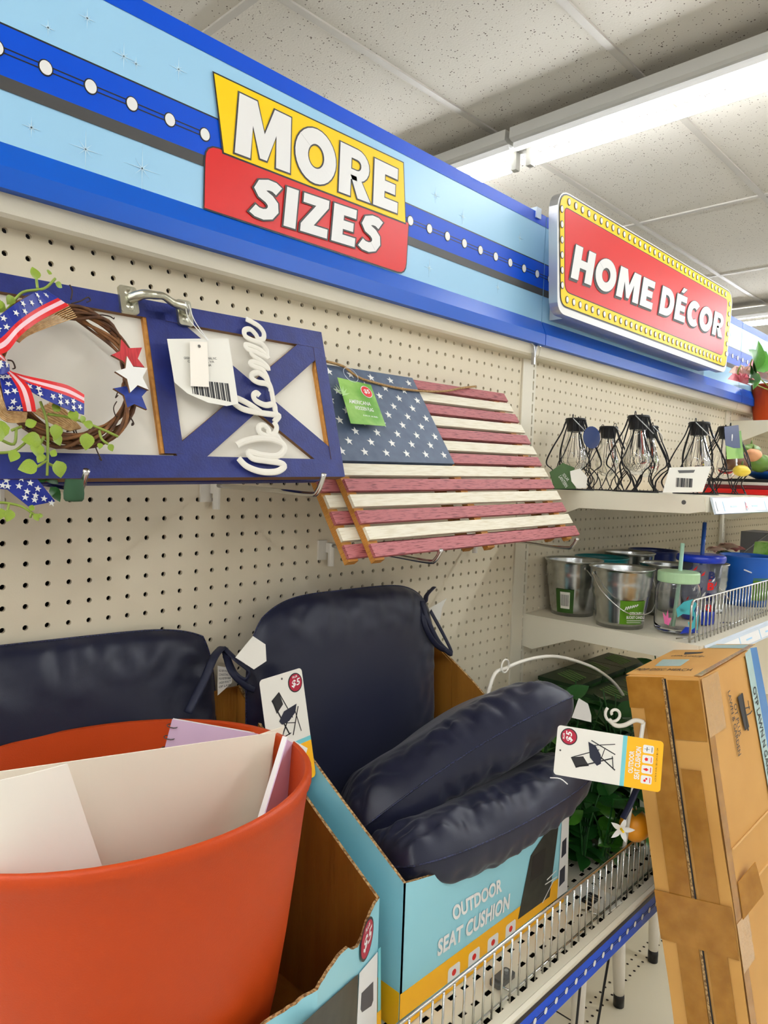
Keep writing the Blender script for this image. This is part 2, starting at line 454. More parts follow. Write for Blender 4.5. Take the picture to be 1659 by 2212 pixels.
# fluorescent strip fixtures crossing the aisles
def fixture():
    t = thing('strip_light', 'fixture', 'light', (0, 0, 0))
    L = 2.42; z = 0
    MFX = Matrix(((1, 0, 0, 0), (0, 0, 1, 0), (0, 1, 0, 0), (0, 0, 0, 1)))
    MB().prism([(-.115, .012), (-.112, .052), (.03, .052), (.036, .012), (.020, .006), (-.10, .006)], 0, L, MFX).build('housing', FIXM, t)
    MB().prism([(-.085, -.004), (-.085, .006), (-.045, .006), (-.045, -.004), (-.05, -.014), (-.08, -.014)], 0, L, MFX).build('ballast_cover', WHITE, t)
    MB().tube([(0.0, .05, -.045), (0.0, L - .05, -.045)], .0185, 14).build('tube', TUBEM, t, smooth=True)
    for yy in (.025, L - .025):
        h = MB().box(-.014, .014, yy - .012, yy + .012, -.062, .008).build('lamp_holder', FIXM, t)
    for yy in (.4, L - .4):
        MB().tube([(0, yy, .05), (0, yy, .1)], .003, 6).build('hanger', SILVER, t)
    return t
fx0 = fixture(); first = True
cols = {0: 'behind the camera on the left', 1: 'over the aisle left of the camera', 2: 'crossing above the blue header sign', 3: 'far down the aisle, past the home decor sign', 4: 'farthest down the aisle'}
rows = {0: 'near end', 1: 'middle length', 2: 'length over the goods behind'}
for ix, x in enumerate(LIGHT_X):
    for iy, y in enumerate((-4.12, -1.68, .76)):
        M = Matrix.Translation(V((x, y, CEIL_Z - .103)))
        lb = 'strip light, %s, %s' % (rows[iy], cols[ix])
        if ix == 2: lb = {0: 'white fluorescent strip light hung behind the viewer in the row nearest the signs', 1: 'long white fluorescent strip light running from upper right towards the blue header', 2: 'white fluorescent strip light whose far part dips behind the blue header top'}[iy]
        if first:
            fx0.matrix_basis = M; MW[fx0] = M; fx0['label'] = lb; fx0['group'] = 'fluorescent ceiling strip lights'; first = False
        else: dup(fx0, M, lb, 'fluorescent ceiling strip lights')

# =================================================================== GONDOLA
UP = 1.0945; PER = 1.2675
WALLF = Frame((0, 0, 0), (1, 0, 0), (0, 0, 1))
def pegboard(name_label, ximin, ni, njmax, x0, x1, zbot, ztop=.02):
    """board with real punched holes, pitch 25.4 mm"""
    P_ = .0254; r = .0034; mb = MB(); t = .005
    K = 8
    for i in range(ni):
        for j in range(njmax):
            cx = ximin + i * P_; cz = -j * P_
            h = P_ / 2
            ring = [V((cx + r * math.cos(2 * math.pi * k / K + math.pi / 8), 0, cz + r * math.sin(2 * math.pi * k / K + math.pi / 8))) for k in range(K)]
            rb = [p + V((0, t, 0)) for p in ring]
            cor = [V((cx + h, 0, cz + h)), V((cx - h, 0, cz + h)), V((cx - h, 0, cz - h)), V((cx + h, 0, cz - h))]
            vs = ring + rb + cor
            fs = [(0, 16, 1), (1, 16, 17, 2), (2, 17, 3), (3, 17, 18, 4), (4, 18, 5), (5, 18, 19, 6), (6, 19, 7), (7, 19, 16, 0)]
            fs += [(k, (k + 1) % K, K + (k + 1) % K, K + k) for k in range(K)]
            mb.add(vs, fs)
    xa = ximin - P_ / 2; xb_ = ximin + (ni - .5) * P_; zt = P_ / 2; zb = -(njmax - .5) * P_
    mb.box(x0, xa, 0, t, zb, zt); mb.box(xb_, x1, 0, t, zb, zt)
    mb.box(x0, x1, 0, t, zt, ztop); mb.box(x0, x1, 0, t, zbot, zb)
    root = thing('pegboard_panel', name_label, 'pegboard', ((x0 + x1) / 2, 0, zbot), group='pegboard back panels')
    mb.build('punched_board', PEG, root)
    MB().box(x0, x1, .03, .034, zbot, ztop).build('backing', DARKBACK, root)  # added dark sheet, paints the shade seen through the punched holes
    return root
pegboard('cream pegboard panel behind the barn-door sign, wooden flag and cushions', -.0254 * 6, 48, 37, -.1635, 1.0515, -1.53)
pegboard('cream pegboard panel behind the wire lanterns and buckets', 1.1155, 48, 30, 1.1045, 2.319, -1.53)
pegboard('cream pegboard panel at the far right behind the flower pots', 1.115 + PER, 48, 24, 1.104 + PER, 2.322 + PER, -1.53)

def upright(x, label):
    t = thing('upright_post', label, 'post', (x, 0, FLOOR_Z), group='slotted gondola uprights')
    z0, z1 = FLOOR_Z, .03
    m = MB()
    m.box(x - .0425, x - .0025, -.004, .03, z0, z1)
    m.box(x + .0025, x + .0095, -.004, .03, z0, z1)
    m.box(x - .0025, x + .0025, .012, .03, z0, z1)
    k = 0; z = z1 - .02
    while z > z0:
        m.box(x - .0025, x + .0025, -.004, .012, z, z + .006); z -= .0254
    m.build('slotted_face', CREAM, t)
    return t
upright(UP - PER, 'cream slotted upright post just outside the left edge, behind the wreath')
upright(UP, 'cream slotted upright post between the wooden flag and the wire lanterns')
upright(UP + PER, 'cream slotted upright post beside the terracotta flower pot at far right')
upright(UP + 2 * PER, 'cream slotted upright post farthest down the aisle')

def rail(x0, x1, label):
    m = MB()
    yz = [(0, .004), (-.026, .006), (-.03, .01), (-.034, .030), (0, .030)]
    m.prism([(p[0], p[1]) for p in yz], x0, x1, Matrix(((0, 0, 1, 0), (1, 0, 0, 0), (0, 1, 0, 0), (0, 0, 0, 1))))
    return single(m, 'top_rail', CREAM, label, 'rail', (x0, 0, .004), 'cream rails under the header')
rail(-.19, 1.069, 'cream metal rail under the blue header above the barn-door sign')
rail(1.071, 2.338, 'cream metal rail under the blue header above the wire lanterns')
rail(2.340, 3.606, 'cream metal rail under the blue header at far right')
# clear hooks over the rail joint
m = MB(); p = atY(1152, 752, -.034)
m.tube([p + V((-.012, 0, .012)), p + V((-.004, -.004, .004)), p + V((0, -.004, -.02))], .0022, 6)
m.tube([p + V((.014, 0, .01)), p + V((.005, -.004, .003)), p + V((0, -.004, -.02))], .0022, 6)
m.box(p.x - .003, p.x + .003, p.y - .005, p.y + .002, p.z - .035, p.z - .01)
single(m, 'rail_clip', SILVER, 'small silver clip hooked over the rail joint above the slotted post', 'clip', p, smooth=False)

# heavy block letters for the big signs: outline polygons and thick strokes on a unit cap height
def offset_poly(poly, g):
    n = len(poly); a = sum(poly[i][0] * poly[(i + 1) % n][1] - poly[(i + 1) % n][0] * poly[i][1] for i in range(n)); s = 1 if a > 0 else -1; out = []
    for i in range(n):
        p, q_, r_ = V(poly[i - 1]), V(poly[i]), V(poly[(i + 1) % n])
        d1 = (q_ - p).normalized(); d2 = (r_ - q_).normalized(); n1 = V((d1.y, -d1.x)) * s; n2 = V((d2.y, -d2.x)) * s
        m_ = n1 + n2; L = m_.length
        if L < .3: out.append(tuple(q_ + n1 * g)); continue
        m_.normalize(); out.append(tuple(q_ + m_ * min(g / max(.35, m_.dot(n1)), g * 2.2)))
    return out
def strip(path, w_, ext=0.0, closed=False):
    P = [V(p) for p in path]; n = len(P); A = []; B = []
    if not closed and ext: P[0] = P[0] + (P[0] - P[1]).normalized() * ext; P[-1] = P[-1] + (P[-1] - P[-2]).normalized() * ext
    for i in range(n):
        if closed: d1 = (P[i] - P[i - 1]).normalized(); d2 = (P[(i + 1) % n] - P[i]).normalized()
        else: d1 = (P[i] - P[max(i - 1, 0)]) if i else (P[1] - P[0]); d2 = (P[min(i + 1, n - 1)] - P[i]) if i < n - 1 else (P[-1] - P[-2]); d1.normalize(); d2.normalize()
        m_ = V((-(d1 + d2).y, (d1 + d2).x)).normalized(); k = w_ / 2 / max(.5, m_.dot(V((-d1.y, d1.x)))); A.append(P[i] + m_ * k); B.append(P[i] - m_ * k)
    rng = range(n) if closed else range(n - 1)
    return [[tuple(A[i]), tuple(B[i]), tuple(B[(i + 1) % n]), tuple(A[(i + 1) % n])] for i in rng]
def arc(cx, cy, rx, ry, a0, a1, n=14): return [(cx + rx * math.cos(math.radians(a0 + (a1 - a0) * k / n)), cy + ry * math.sin(math.radians(a0 + (a1 - a0) * k / n))) for k in range(n + 1)]
BLOCK = {
 'M': (1.12, [[(0, 0), (.03, 1), (.38, 1), (.56, .50), (.74, 1), (1.09, 1), (1.12, 0), (.82, 0), (.80, .56), (.63, .06), (.49, .06), (.32, .56), (.30, 0)]], []),
 'E': (.68, [[(0, 0), (0, 1), (.66, 1), (.66, .76), (.30, .76), (.30, .62), (.60, .62), (.60, .39), (.30, .39), (.30, .24), (.68, .24), (.68, 0)]], []),
 'I': (.30, [[(0, 0), (0, 1), (.3, 1), (.3, 0)]], []),
 'Z': (.72, [[(0, 0), (0, .2), (.36, .76), (.02, .76), (.02, 1), (.70, 1), (.70, .8), (.34, .24), (.72, .24), (.72, 0)]], []),
 'H': (.86, [[(0, 0), (0, 1), (.3, 1), (.3, .62), (.56, .62), (.56, 1), (.86, 1), (.86, 0), (.56, 0), (.56, .38), (.3, .38), (.3, 0)]], []),
 'O': (.94, [], [(arc(.47, .5, .33, .375, 0, 360, 28)[:-1], .285, True)]),
 'D': (.84, [], [([(.15, .12)] + arc(.38, .5, .32, .38, -90, 90, 12) + [(.15, .88)], .27, True)]),
 'C': (.76, [], [(arc(.46, .5, .32, .375, 48, 312, 20), .285, False)]),
 'R': (.80, [[(0, 0), (0, 1), (.29, 1), (.29, 0)], [(.28, .44), (.52, .44), (.82, 0), (.48, 0)]], [([(.2, .895)] + arc(.44, .675, .215, .22, 90, -90, 10) + [(.2, .455)], .21, False)]),
 'S': (.68, [], [([(.62, .80), (.50, .87), (.36, .88), (.22, .83), (.175, .72), (.24, .62), (.40, .54), (.50, .44), (.52, .30), (.44, .17), (.30, .12), (.15, .135), (.04, .20)], .255, False)]),
}
def block_text(s, fr, quad, c, material, parent, outline, g, gap=.10, shadow=None):
    fill = []; back = []; x = 0.0
    for ch in s:
        if ch == ' ': x += .30; continue
        base = 'E' if ch == 'É' else ch
        w_, polys, strokes = BLOCK[base]
        ps = list(polys)
        if ch == 'É': ps.append([(.22, 1.10), (.34, 1.30), (.58, 1.30), (.38, 1.10)])
        for p in ps:
            p = [(a + x, b) for a, b in p]; fill.append(p); back.append(offset_poly(p, g))
        for path, sw, cl_ in strokes:
            pt = [(a + x, b) for a, b in path]; fill += strip(pt, sw, 0, cl_); back += strip(pt, sw + 2 * g, g, cl_)
        x += w_ + gap
    tot = x - gap; q_ = quad
    def mp(a, b, cc):
        a /= tot
        X = (1 - b) * ((1 - a) * q_[0][0] + a * q_[1][0]) + b * ((1 - a) * q_[3][0] + a * q_[2][0])
        Y = (1 - b) * ((1 - a) * q_[0][1] + a * q_[1][1]) + b * ((1 - a) * q_[3][1] + a * q_[2][1])
        return fr.P(X, Y, cc)
    def emit(mb, polys, cc, mi, dx=0, dy=0):
        for k_, p in enumerate(polys):
            ar = sum(p[i][0] * p[(i + 1) % len(p)][1] - p[(i + 1) % len(p)][0] * p[i][1] for i in range(len(p)))
            if ar < 0: p = p[::-1]
            mb.add([mp(a + dx, b + dy, cc + (k_ % 12) * .00002) for a, b in p], [tuple(range(len(p)))], mi)
    mb = MB(); emit(mb, fill, c, 0); emit(mb, back, c - .0006, 1)
    if shadow: emit(mb, back, c - .0010, 1, *shadow)
    return mb.build('lettering', [material, outline], parent)

# ---- header signs (valance)
YV = -.035
VF = Frame((0, YV, 0), (1, 0, 0), (0, 0, 1))
def header(x0, x1, label, dots=True, skip=None):
    t = thing('header_sign', label, 'sign', (x0, YV, .03), group='blue header signs along the top')
    z1 = .305
    MB().box(x0, x1, YV, -.005, .08, z1).build('board', LBLUE, t)
    # bottom ledge slopes out, then hangs down
    yz = [(YV, .082), (-.047, .0535), (-.047, .0302), (-.033, .0302), (-.03, .06), (-.006, .08)]
    MB().prism(yz, x0, x1, Matrix(((0, 0, 1, 0), (1, 0, 0, 0), (0, 1, 0, 0), (0, 0, 0, 1)))).build('lower_ledge', MBLUE, t, label='royal blue bottom ledge')
    decal(t, VF, rect(x0, .282, x1, .305), .0008, DBLUE, 'top_stripe')
    decal(t, VF, rect(x0, .2035, x1, .2055), .001, BLACK, 'keyline')
    decal(t, VF, rect(x0, .151, x1, .2035), .001, DBLUE, 'middle_stripe')
    decal(t, VF, rect(x0, .1365, x1, .151), .001, INKGREY, 'grey_stripe')  # grey band printed below the blue stripe
    m = MB(); m2 = MB()
    k0 = math.ceil((x0 - .0293) / .0505); k1 = int((x1 - .0293) / .0505)
    for k in range(k0, k1 + 1):
        cx = .0293 + .0505 * k
        if cx + .009 > x1 or cx - .009 < x0: continue
        if skip and skip[0] < cx < skip[1]: continue
        m.prism(disc(cx, .1775, .0082, .0090, 18), .0011, .0016, VF.M)
        m2.prism(disc(cx, .1775, .0068, .0076, 18), .0016, .0021, VF.M)
        m.prism(rect(cx - .0505 + .006, .1795, cx - .006, .1809), .0009, .0013, VF.M)
        m.prism(rect(cx - .0505 + .006, .1741, cx - .006, .1755), .0009, .0013, VF.M)
    m.build('bulb_outlines', BLACK, t, kind='stuff'); m2.build('bulb_dots', WHITE, t, kind='stuff')
    # sparkles
    m = MB(); r = random.Random(int(x0 * 100) + 5)
    def sparkle(cx, cz, s):
        for a in range(8):
            ang = math.radians(a * 45); L = s * (1.0 if a % 2 == 0 else .55)
            if a % 4 == 0: L *= 1.15
            dx, dz = math.sin(ang), math.cos(ang)
            m.prism([(cx - dz * .0006, cz + dx * .0006), (cx + dx * L, cz + dz * L), (cx + dz * .0006, cz - dx * .0006)], .0005, .0008, VF.M)
    if x0 < 0:
        for cx, cz, s in ((.0751, .2525, .01), (.1195, .2292, .014), (.1918, .2445, .013), (.0149, .0997 + .008, .01), (.0316, .222, .008), (.135, .227, .007), (.075, .105, .02), (.145, .106, .024), (.7, .24, .012), (.78, .225, .012), (.69, .11, .014), (.9, .12, .01), (.97, .235, .012)): sparkle(cx, cz, s)
    else:
        for k in range(9): sparkle(x0 + .1 + k * .13 + r.uniform(-.03, .03), r.choice((.245, .11)), r.uniform(.008, .014))
    m.build('sparkles', SPARK, t, kind='stuff')
    return t
hs = header(-.19, 1.066, 'blue header sign printed MORE SIZES in white on yellow and red', skip=(.235, .63))
header(1.069, 2.333, 'blue header sign with bulb dots, behind the red HOME DECOR sign')
header(2.336, 3.6, 'blue header sign running on at far right behind the flower pot')
header(3.603, 4.87, 'blue header sign farthest down the aisle')
# MORE SIZES artwork
yel = [(.2423, .2598), (.6106, .2662), (.6213, .1700), (.2600, .1640)]
def grow(poly, g):
    cx = sum(p[0] for p in poly) / len(poly); cy = sum(p[1] for p in poly) / len(poly); out = []
    for p in poly:
        d = V((p[0] - cx, p[1] - cy)); out.append((p[0] + math.copysign(g, d.x), p[1] + math.copysign(g, d.y)))
    return out
decal(hs, VF, grow(yel, .0022), .0025, BLACK, 'yellow_panel_outline'); decal(hs, VF, yel, .003, YELLOW, 'yellow_panel')
def quadr(q, r, n=4):
    out = []
    L = len(q)
    for i in range(L):
        a, b, c = V(q[i - 1]), V(q[i]), V(q[(i + 1) % L]); rr = r[i]
        if rr <= 0: out.append((b.x, b.y)); continue
        p = b + (a - b).normalized() * rr; s_ = b + (c - b).normalized() * rr
        for k in range(n + 1):
            t_ = k / n; z_ = (1 - t_) ** 2 * p + 2 * t_ * (1 - t_) * b + t_ * t_ * s_; out.append((z_.x, z_.y))
    return out
redq = [(.2325, .0835), (.6270, .0850), (.6300, .1720), (.2325, .1660)]
decal(hs, VF, quadr(grow(redq, .002), (0, .02, 0, .022)), .0018, BLACK, 'red_panel_outline')
decal(hs, VF, quadr(redq, (0, .02, 0, .02)), .0022, RED, 'red_panel')
block_text('MORE', VF, [(.2760, .1690), (.5990, .1790), (.5990, .2510), (.2790, .2500)], .0042, WHITE, hs, INKGREY, .028, .09)
block_text('SIZES', VF, [(.3030, .0930), (.5620, .1010), (.5660, .1600), (.3080, .1490)], .0042, WHITE, hs, INKGREY, .04, .12)
# clear tab clipped on the header seam
p = atY(1161, 462, YV)
single(MB().box(p.x - .009, p.x + .009, YV - .004, -.003, p.z - .01, p.z + .012), 'plastic_tab', CLEARTAB, 'small clear plastic tab clipped on the header top beside the HOME DECOR sign', 'clip', p)

# ---- HOME DECOR light box sign
YH = -.10
HF = Frame((0, YH, 0), (1, 0, 0), (0, 0, 1))
hd = thing('marquee_sign', 'red HOME DECOR marquee sign with yellow bulb border', 'sign', (1.5, YH, .085))
outer = quadr([(1.022, .0850), (2.010, .0850), (2.036, .3320), (1.000, .3320)], (.03, .03, .05, .05), 6)
MB().prism(outer, -.020, 0, HF.M, side=1).build('casing', [WHITE, SILVER], hd)
def inset(poly, g):
    n = len(poly); out = []
    c = V((sum(p[0] for p in poly) / n, sum(p[1] for p in poly) / n))
    for i in range(n):
        a, b, cc = V(poly[i - 1]), V(poly[i]), V(poly[(i + 1) % n])
        t = (cc - a).normalized(); nrm = V((-t.y, t.x))
        if nrm.dot(c - b) < 0: nrm = -nrm
        out.append((b.x + nrm.x * g, b.y + nrm.y * g))
    return out
q2 = quadr([(1.030, .1000), (2.005, .1000), (2.030, .3290), (1.004, .3290)], (.025, .025, .045, .045), 6)
decal(hd, HF, q2, .0008, BLACK, 'black_keyline')
q3 = inset(q2, .003); decal(hd, HF, q3, .0014, YELLOW, 'yellow_border')
q4 = quadr([(1.045, .1330), (1.972, .1330), (1.985, .2990), (1.030, .2990)], (.02, .02, .012, .012), 4)
decal(hd, HF, inset(q4, -.0018), .0017, BLACK, 'panel_keyline'); decal(hd, HF, q4, .002, RED, 'red_panel')
block_text('HOME DÉCOR', HF, [(1.062, .1640), (1.950, .1820), (1.965, .2500), (1.078, .2360)], .0038, WHITE, hd, INKGREY, .022, .10, shadow=(-.03, -.06))
m = MB(); m2 = MB()
def bulb(x, z):
    m.prism(disc(x, z, .0066, .0078, 12), .0018, .0024, HF.M); m2.prism(disc(x, z, .0048, .006, 12), .0024, .003, HF.M)
for k in range(34):
    x = 1.045 + k * (1.965 - 1.045) / 33; bulb(x, .314); 
for k in range(34):
    x = 1.055 + k * (1.955 - 1.055) / 33; bulb(x, .117)
for k in range(6):
    bulb(1.018 + .003 * k, .292 - k * .03); bulb(2.003 - .001 * k, .292 - k * .03)
m.build('bulb_outlines', INKGREY, hd, kind='stuff'); m2.build('bulb_dots', WHITE, hd, kind='stuff')
MB().box(1.09, 1.95, YH + .010, -.04, .088, .12).build('mounting_channel', SILVER, hd)

# ---- shelves
M_YZ = lambda x: Matrix(((0, 0, 1, x), (1, 0, 0, 0), (0, 1, 0, 0), (0, 0, 0, 1)))
def shelf(x0, x1, z, depth, label, bracket_l=True, strip='clear', slots=False):
    t = thing('metal_shelf', label, 'shelf', ((x0 + x1) / 2, 0, z), group='cream gondola shelves')
    m = MB()
    d = depth
    if slots:
        y1 = -.20; m.box(x0, x1, y1, -.002, z - .012, z)
        # slotted front zone
        rows = 7; y0 = -d + .004; ry = (y1 - y0) / rows; px_ = .0277
        for j in range(rows):
            ya = y0 + j * ry; yb2 = ya + ry; off = (j % 2) * px_ / 2
            nx = int((x1 - x0) / px_)
            for i in range(nx + 1):
                xa = x0 + i * px_ - off; xb2 = min(xa + px_, x1); xa = max(xa, x0)
                if xb2 - xa < .004: continue
                if xb2 - xa < px_ * .9:
                    m.add([(xa, ya, z), (xb2, ya, z), (xb2, yb2, z), (xa, yb2, z)], [(0, 1, 2, 3)]); continue
                hx0 = xa + .006; hx1 = xa + .0190; hy0 = ya + .008; hy1 = ya + .0150
                o_ = [(xa, ya), (xb2, ya), (xb2, yb2), (xa, yb2)]; h_ = [(hx0, hy0), (hx1, hy0), (hx1, hy1), (hx0, hy1)]
                vs = [(a, b, z) for a, b in o_] + [(a, b, z) for a, b in h_] + [(a, b, z - .0012) for a, b in h_]
                fs = [(k, (k + 1) % 4, 4 + (k + 1) % 4, 4 + k) for k in range(4)] + [(4 + k, 4 + (k + 1) % 4, 8 + (k + 1) % 4, 8 + k) for k in range(4)]
                m.add(vs, fs)
        m.box(x0, x1, -d + .004, y1, z - .03, z - .026, 1)  # dark sheet painted as the shade below the slots
        m.box(x0, x1, -d, -d + .004, z - .03, z)
    else: m.box(x0, x1, -d, -.002, z - .03, z)
    m.build('deck', [CREAM, DARKBACK], t)
    if bracket_l:
        poly = [(-.001, 0.001), (-d + .004, 0.001), (-d + .0, -.028), (-d + .03, -.034), (-.13, -.036), (-.03, -.076), (-.001, -.072)]
        for xx in (x0 - .0035, x1 + .001):
            MB().prism([(a, z + b) for a, b in poly], 0, .0025, M_YZ(xx)).build('bracket', CREAM, t)
    return t
LS = -.953
low1 = shelf(-.17, 1.052, LS, .402, 'cream slotted lower shelf carrying the cushion cartons', True, slots=True)
low2 = shelf(1.098, 1.098 + 1.22, LS, .402, 'cream lower shelf carrying the artificial greenery, behind the tall carton', True)
MS = -.565
mid = shelf(1.099, 1.099 + 1.222, MS, .395, 'cream middle shelf carrying metal buckets, jar and tumbler')
TS = -.281
top = shelf(1.099, 1.099 + 1.222, TS, .39, 'cream upper shelf carrying the black wire lanterns')
f3 = shelf(2.366, 3.58, -.031, .36, 'cream high shelf at far right carrying the terracotta flower pot')
f4 = shelf(2.366, 3.58, -.30, .39, 'cream far right shelf below the flower pot')
f5 = shelf(2.366, 3.58, MS, .395, 'cream far right shelf level with the bucket shelf')
# keyhole on upper bracket
for (x, y) in ((1477, 1085),):
    p = atX(x, y, 1.0950)
    MB().lathe([(0, .0005), (.004, .0005), (.0045, 0)], 10, Matrix.Translation(p) @ Matrix.Rotation(-math.pi / 2, 4, 'Y')).build('screw', GREYPLASTIC, top)

# base deck + kick
bd = thing('base_deck', 'cream perforated base deck under the shelves carrying white stools', 'shelf', (1.0, 0, FLOOR_Z))
m = MB(); DZ = -1.55
m.box(-.17, 3.58, -.52, -.002, DZ - .03, DZ); m.box(-.17, 3.58, -.50, -.48, FLOOR_Z, DZ - .03)
m.build('deck', CREAM, bd)
m = MB()
for row in (-.10, -.125):
    for k in range(60):
        m.lathe([(0, .0006), (.0038, .0006)], 6, None, 0, (.5 + k * .0254 + (.0127 if row == -.1 else 0), row, DZ))
m.build('perforations', DARKBACK, bd, kind='stuff')
for k in (1.235,):
    MB().box(k, k + .003, -.51, -.01, DZ, DZ + .0012).build('joint', BLACK, bd)

# lower shelf price channel: black + blue strip with bulb dots
t = thing('price_channel', 'blue price channel strip with white bulb dots on the lower shelf front', 'label strip', (.5, -.405, LS - .05))
yc = -.404
CF = Frame((0, yc, 0), (1, 0, 0), (0, 0, 1))
MB().prism([(-.4025, LS - .054), (-.4055, LS - .054), (-.4075, LS - .008), (-.4075, LS - .003), (-.4025, LS - .0005)], -.17, 1.05, M_YZ(0)).build('channel_body', CREAM, t)
CF = Frame((0, -.4057, LS - .054), (1, 0, 0), (0, -.002, .046))
decal(t, CF, rect(-.17, .0015, 1.05, .038), .0006, DBLUE, 'blue_stripe'); decal(t, CF, rect(-.17, .038, 1.05, .0455), .0006, BLACK, 'black_stripe')
m = MB(); m2 = MB()
for k in range(-22, 21):
    cx = .4790 + k * .0277
    if cx > 1.04: break
    m.prism(disc(cx, .020, .0046, .0056, 14), .0008, .0010, CF.M); m2.prism(disc(cx, .020, .0038, .0048, 14), .001, .0014, CF.M)
    m.prism(rect(cx + .004, .0215, cx + .0237, .0224), .0006, .0009, CF.M); m.prism(rect(cx + .004, .0178, cx + .0237, .0187), .0006, .0009, CF.M)
m.build('bulb_outlines', BLACK, t, kind='stuff'); m2.build('bulb_dots', WHITE, t, kind='stuff')
for (xz, z, dd, lb) in ((0, MS, .396, 'clear price channel on the front of the bucket shelf'), (0, TS, .391, 'clear price channel on the front of the lantern shelf')):
    t = thing('price_channel', lb, 'label strip', (1.7, -dd, z - .03))
    MB().prism([(-dd, z - .001), (-dd - .004, z - .003), (-dd - .013, z - .032), (-dd - .009, z - .034), (-dd, z - .006)], 1.115, 2.32, M_YZ(0)).build('strip', CLEARTAB, t)
    Fq = Frame((0, -dd - .0135, z - .032), (1, 0, 0), (0, .0095, .029))
    decal(t, Fq, rect(1.125, .004, 2.31, .024), .0006, WHITE, 'paper_insert')
    m = MB()
    for k in range(9):
        m.prism(rect(1.16 + k * .13, .004, 1.163 + k * .13, .024), .0006, .0011, Fq.M); m.prism(rect(1.2 + k * .13, .012, 1.235 + k * .13, .015), .0006, .0011, Fq.M)
    m.build('print', LBLUE, t)
    if z == TS: lettering('A', Fq, rect(1.285, .006, 1.30, .022), .0014, RED, t)

# wire fences
def fence(x0, x1, y, z, h, label):
    t = thing('wire_fence', label, 'shelf fence', ((x0 + x1) / 2, y, z), group='wire shelf fences')
    r = .0016
    pts = [(x0 + .0, y, z + .002), (x0, y, z + h - .012), (x0 + .004, y, z + h - .003), (x0 + .012, y, z + h), (x1 - .012, y, z + h), (x1 - .004, y, z + h - .003), (x1, y, z + h - .012), (x1, y, z + .002)]
    MB().tube(pts, .0024, 8).build('top_wire', CHROME, t, smooth=True)
    MB().tube([(x0, y, z + .008), (x1, y, z + .008)], .0018, 6).build('bottom_wire', CHROME, t, smooth=True)
    wm = MB().tube([(0, 0, 0), (0, 0, h)], r, 6).mesh('upright_wire', CHROME, True)
    n = int((x1 - x0) / .0203)
    for k in range(1, n):
        inst('upright_wire', wm, t, Matrix.Translation(V((x0 + k * .0203, y - .003, z))))
    for k in range(0, n, 12):
        xx = x0 + k * .0203 + .01
        MB().tube([(xx, y, z + .008), (xx, y + .018, z + .006), (xx, y + .03, z + .003)], .0016, 5).build('foot_clip', CHROME, t, smooth=True)
    return t
fence(.256, 1.045, -.386, LS, .088, 'chrome wire fence along the lower shelf in front of the cushion cartons')
fence(1.104, 2.30, -.372, MS, .083, 'chrome wire fence along the bucket shelf')

# =================================================================== PEG HOOKS
def hook(base, L, label, tipup=.022, drop=0.0):
    t = thing('peg_hook', label, 'hook', base, group='metal peg hooks')
    x, y, z = base
    MB().box(x - .014, x + .004, -.004, 0, z - .016, z + .016).build('back_plate', WHITEMETAL, t)
    MB().tube([(x + .006, -.012, z + .012), (x + .006, -.012, z - .026)], .0055, 10).box(x + .001, x + .011, -.012, 0, z - .004, z + .012).build('clamp', WHITEMETAL, t)
    MB().tube(catmull([(x + .006, -.01, z + .008), (x + .006, -L * .6, z + .006), (x + .006, -L + .02, z + .004), (x + .006, -L + .005, z + .008), (x + .006, -L - .006, z + .008 + tipup)], 4), .0032, 8).build('rod', CHROME, t, smooth=True)
    return t
hook((.2704, 0, -.292), .236, 'metal peg hook under the right half of the barn-door sign')
hook((.4915, 0, -.388), .240, 'metal peg hook under the left half of the wooden flag', .016)
hook((.885, 0, -.388), .236, 'metal peg hook under the right end of the wooden flag', .016)
hook((-.014, 0, -.290), .236, 'metal peg hook with a green felt cap under the wreath', .016)

# =================================================================== BARN DOOR SIGN
YT, YB = -.15, -.20
TL, TR, BR, BL = atY(0, 577, YT), atY(697, 718, YT), atY(745, 1028, YB), atY(0, 1032, YB)
BF = Frame(BL, (BR - BL), ((TR - BR) + (TL - BL)))
bs = thing('barn_door_sign', 'navy barn-door wooden sign reading Welcome with a grapevine wreath', 'sign', BF.P(.2, 0, -.01))
TH_ = .006
uR = BF.px(745, 1028)[0]; vT = BF.px(697, 718)[1]; vB = -.001
uL = -.28
def q(x, y, c=0): return BF.px(x, y, c)
# white backing board
decal(bs, BF, rect(uL + .004, vB + .004, uR - .004, vT - .004), -TH_, WHITEWOOD, 'backing_board', t=.005)
# face frame pieces
oy0 = q(200, 976)[1]; oy1 = q(200, 656)[1]; ox1 = (q(315, 681)[0] + q(357, 983)[0]) / 2
ix0 = (q(357, 692)[0] + q(398, 983)[0]) / 2; ix1 = (q(677, 755)[0] + q(717, 996)[0]) / 2
iy0 = (q(398, 983)[1] + q(717, 996)[1]) / 2; iy1 = (q(357, 692)[1] + q(677, 755)[1]) / 2
def piece(poly, name='frame_rail', c0=-TH_, c1=0, mats=(NAVYWOOD, MDFEDGE)):
    return MB().prism(poly, c0, c1, BF.M, 0, 1).build(name, list(mats), bs)
piece([(uL, vB), (uR, vB), (uR, iy0), (uL, oy0)], 'frame_rail'); piece([(uL, oy1), (uR, iy1), (uR, vT), (uL, vT)], 'frame_rail')
piece([(ox1, oy0), (ix0, oy0), (ix0, oy1 + .004), (ox1, oy1 + .004)], 'frame_stile'); piece([(ix1, iy0), (uR, iy0), (uR, iy1), (ix1, iy1)], 'frame_stile')
piece([(uL, oy0), (uL + .04, oy0), (uL + .04, oy1), (uL, oy1)], 'frame_stile')
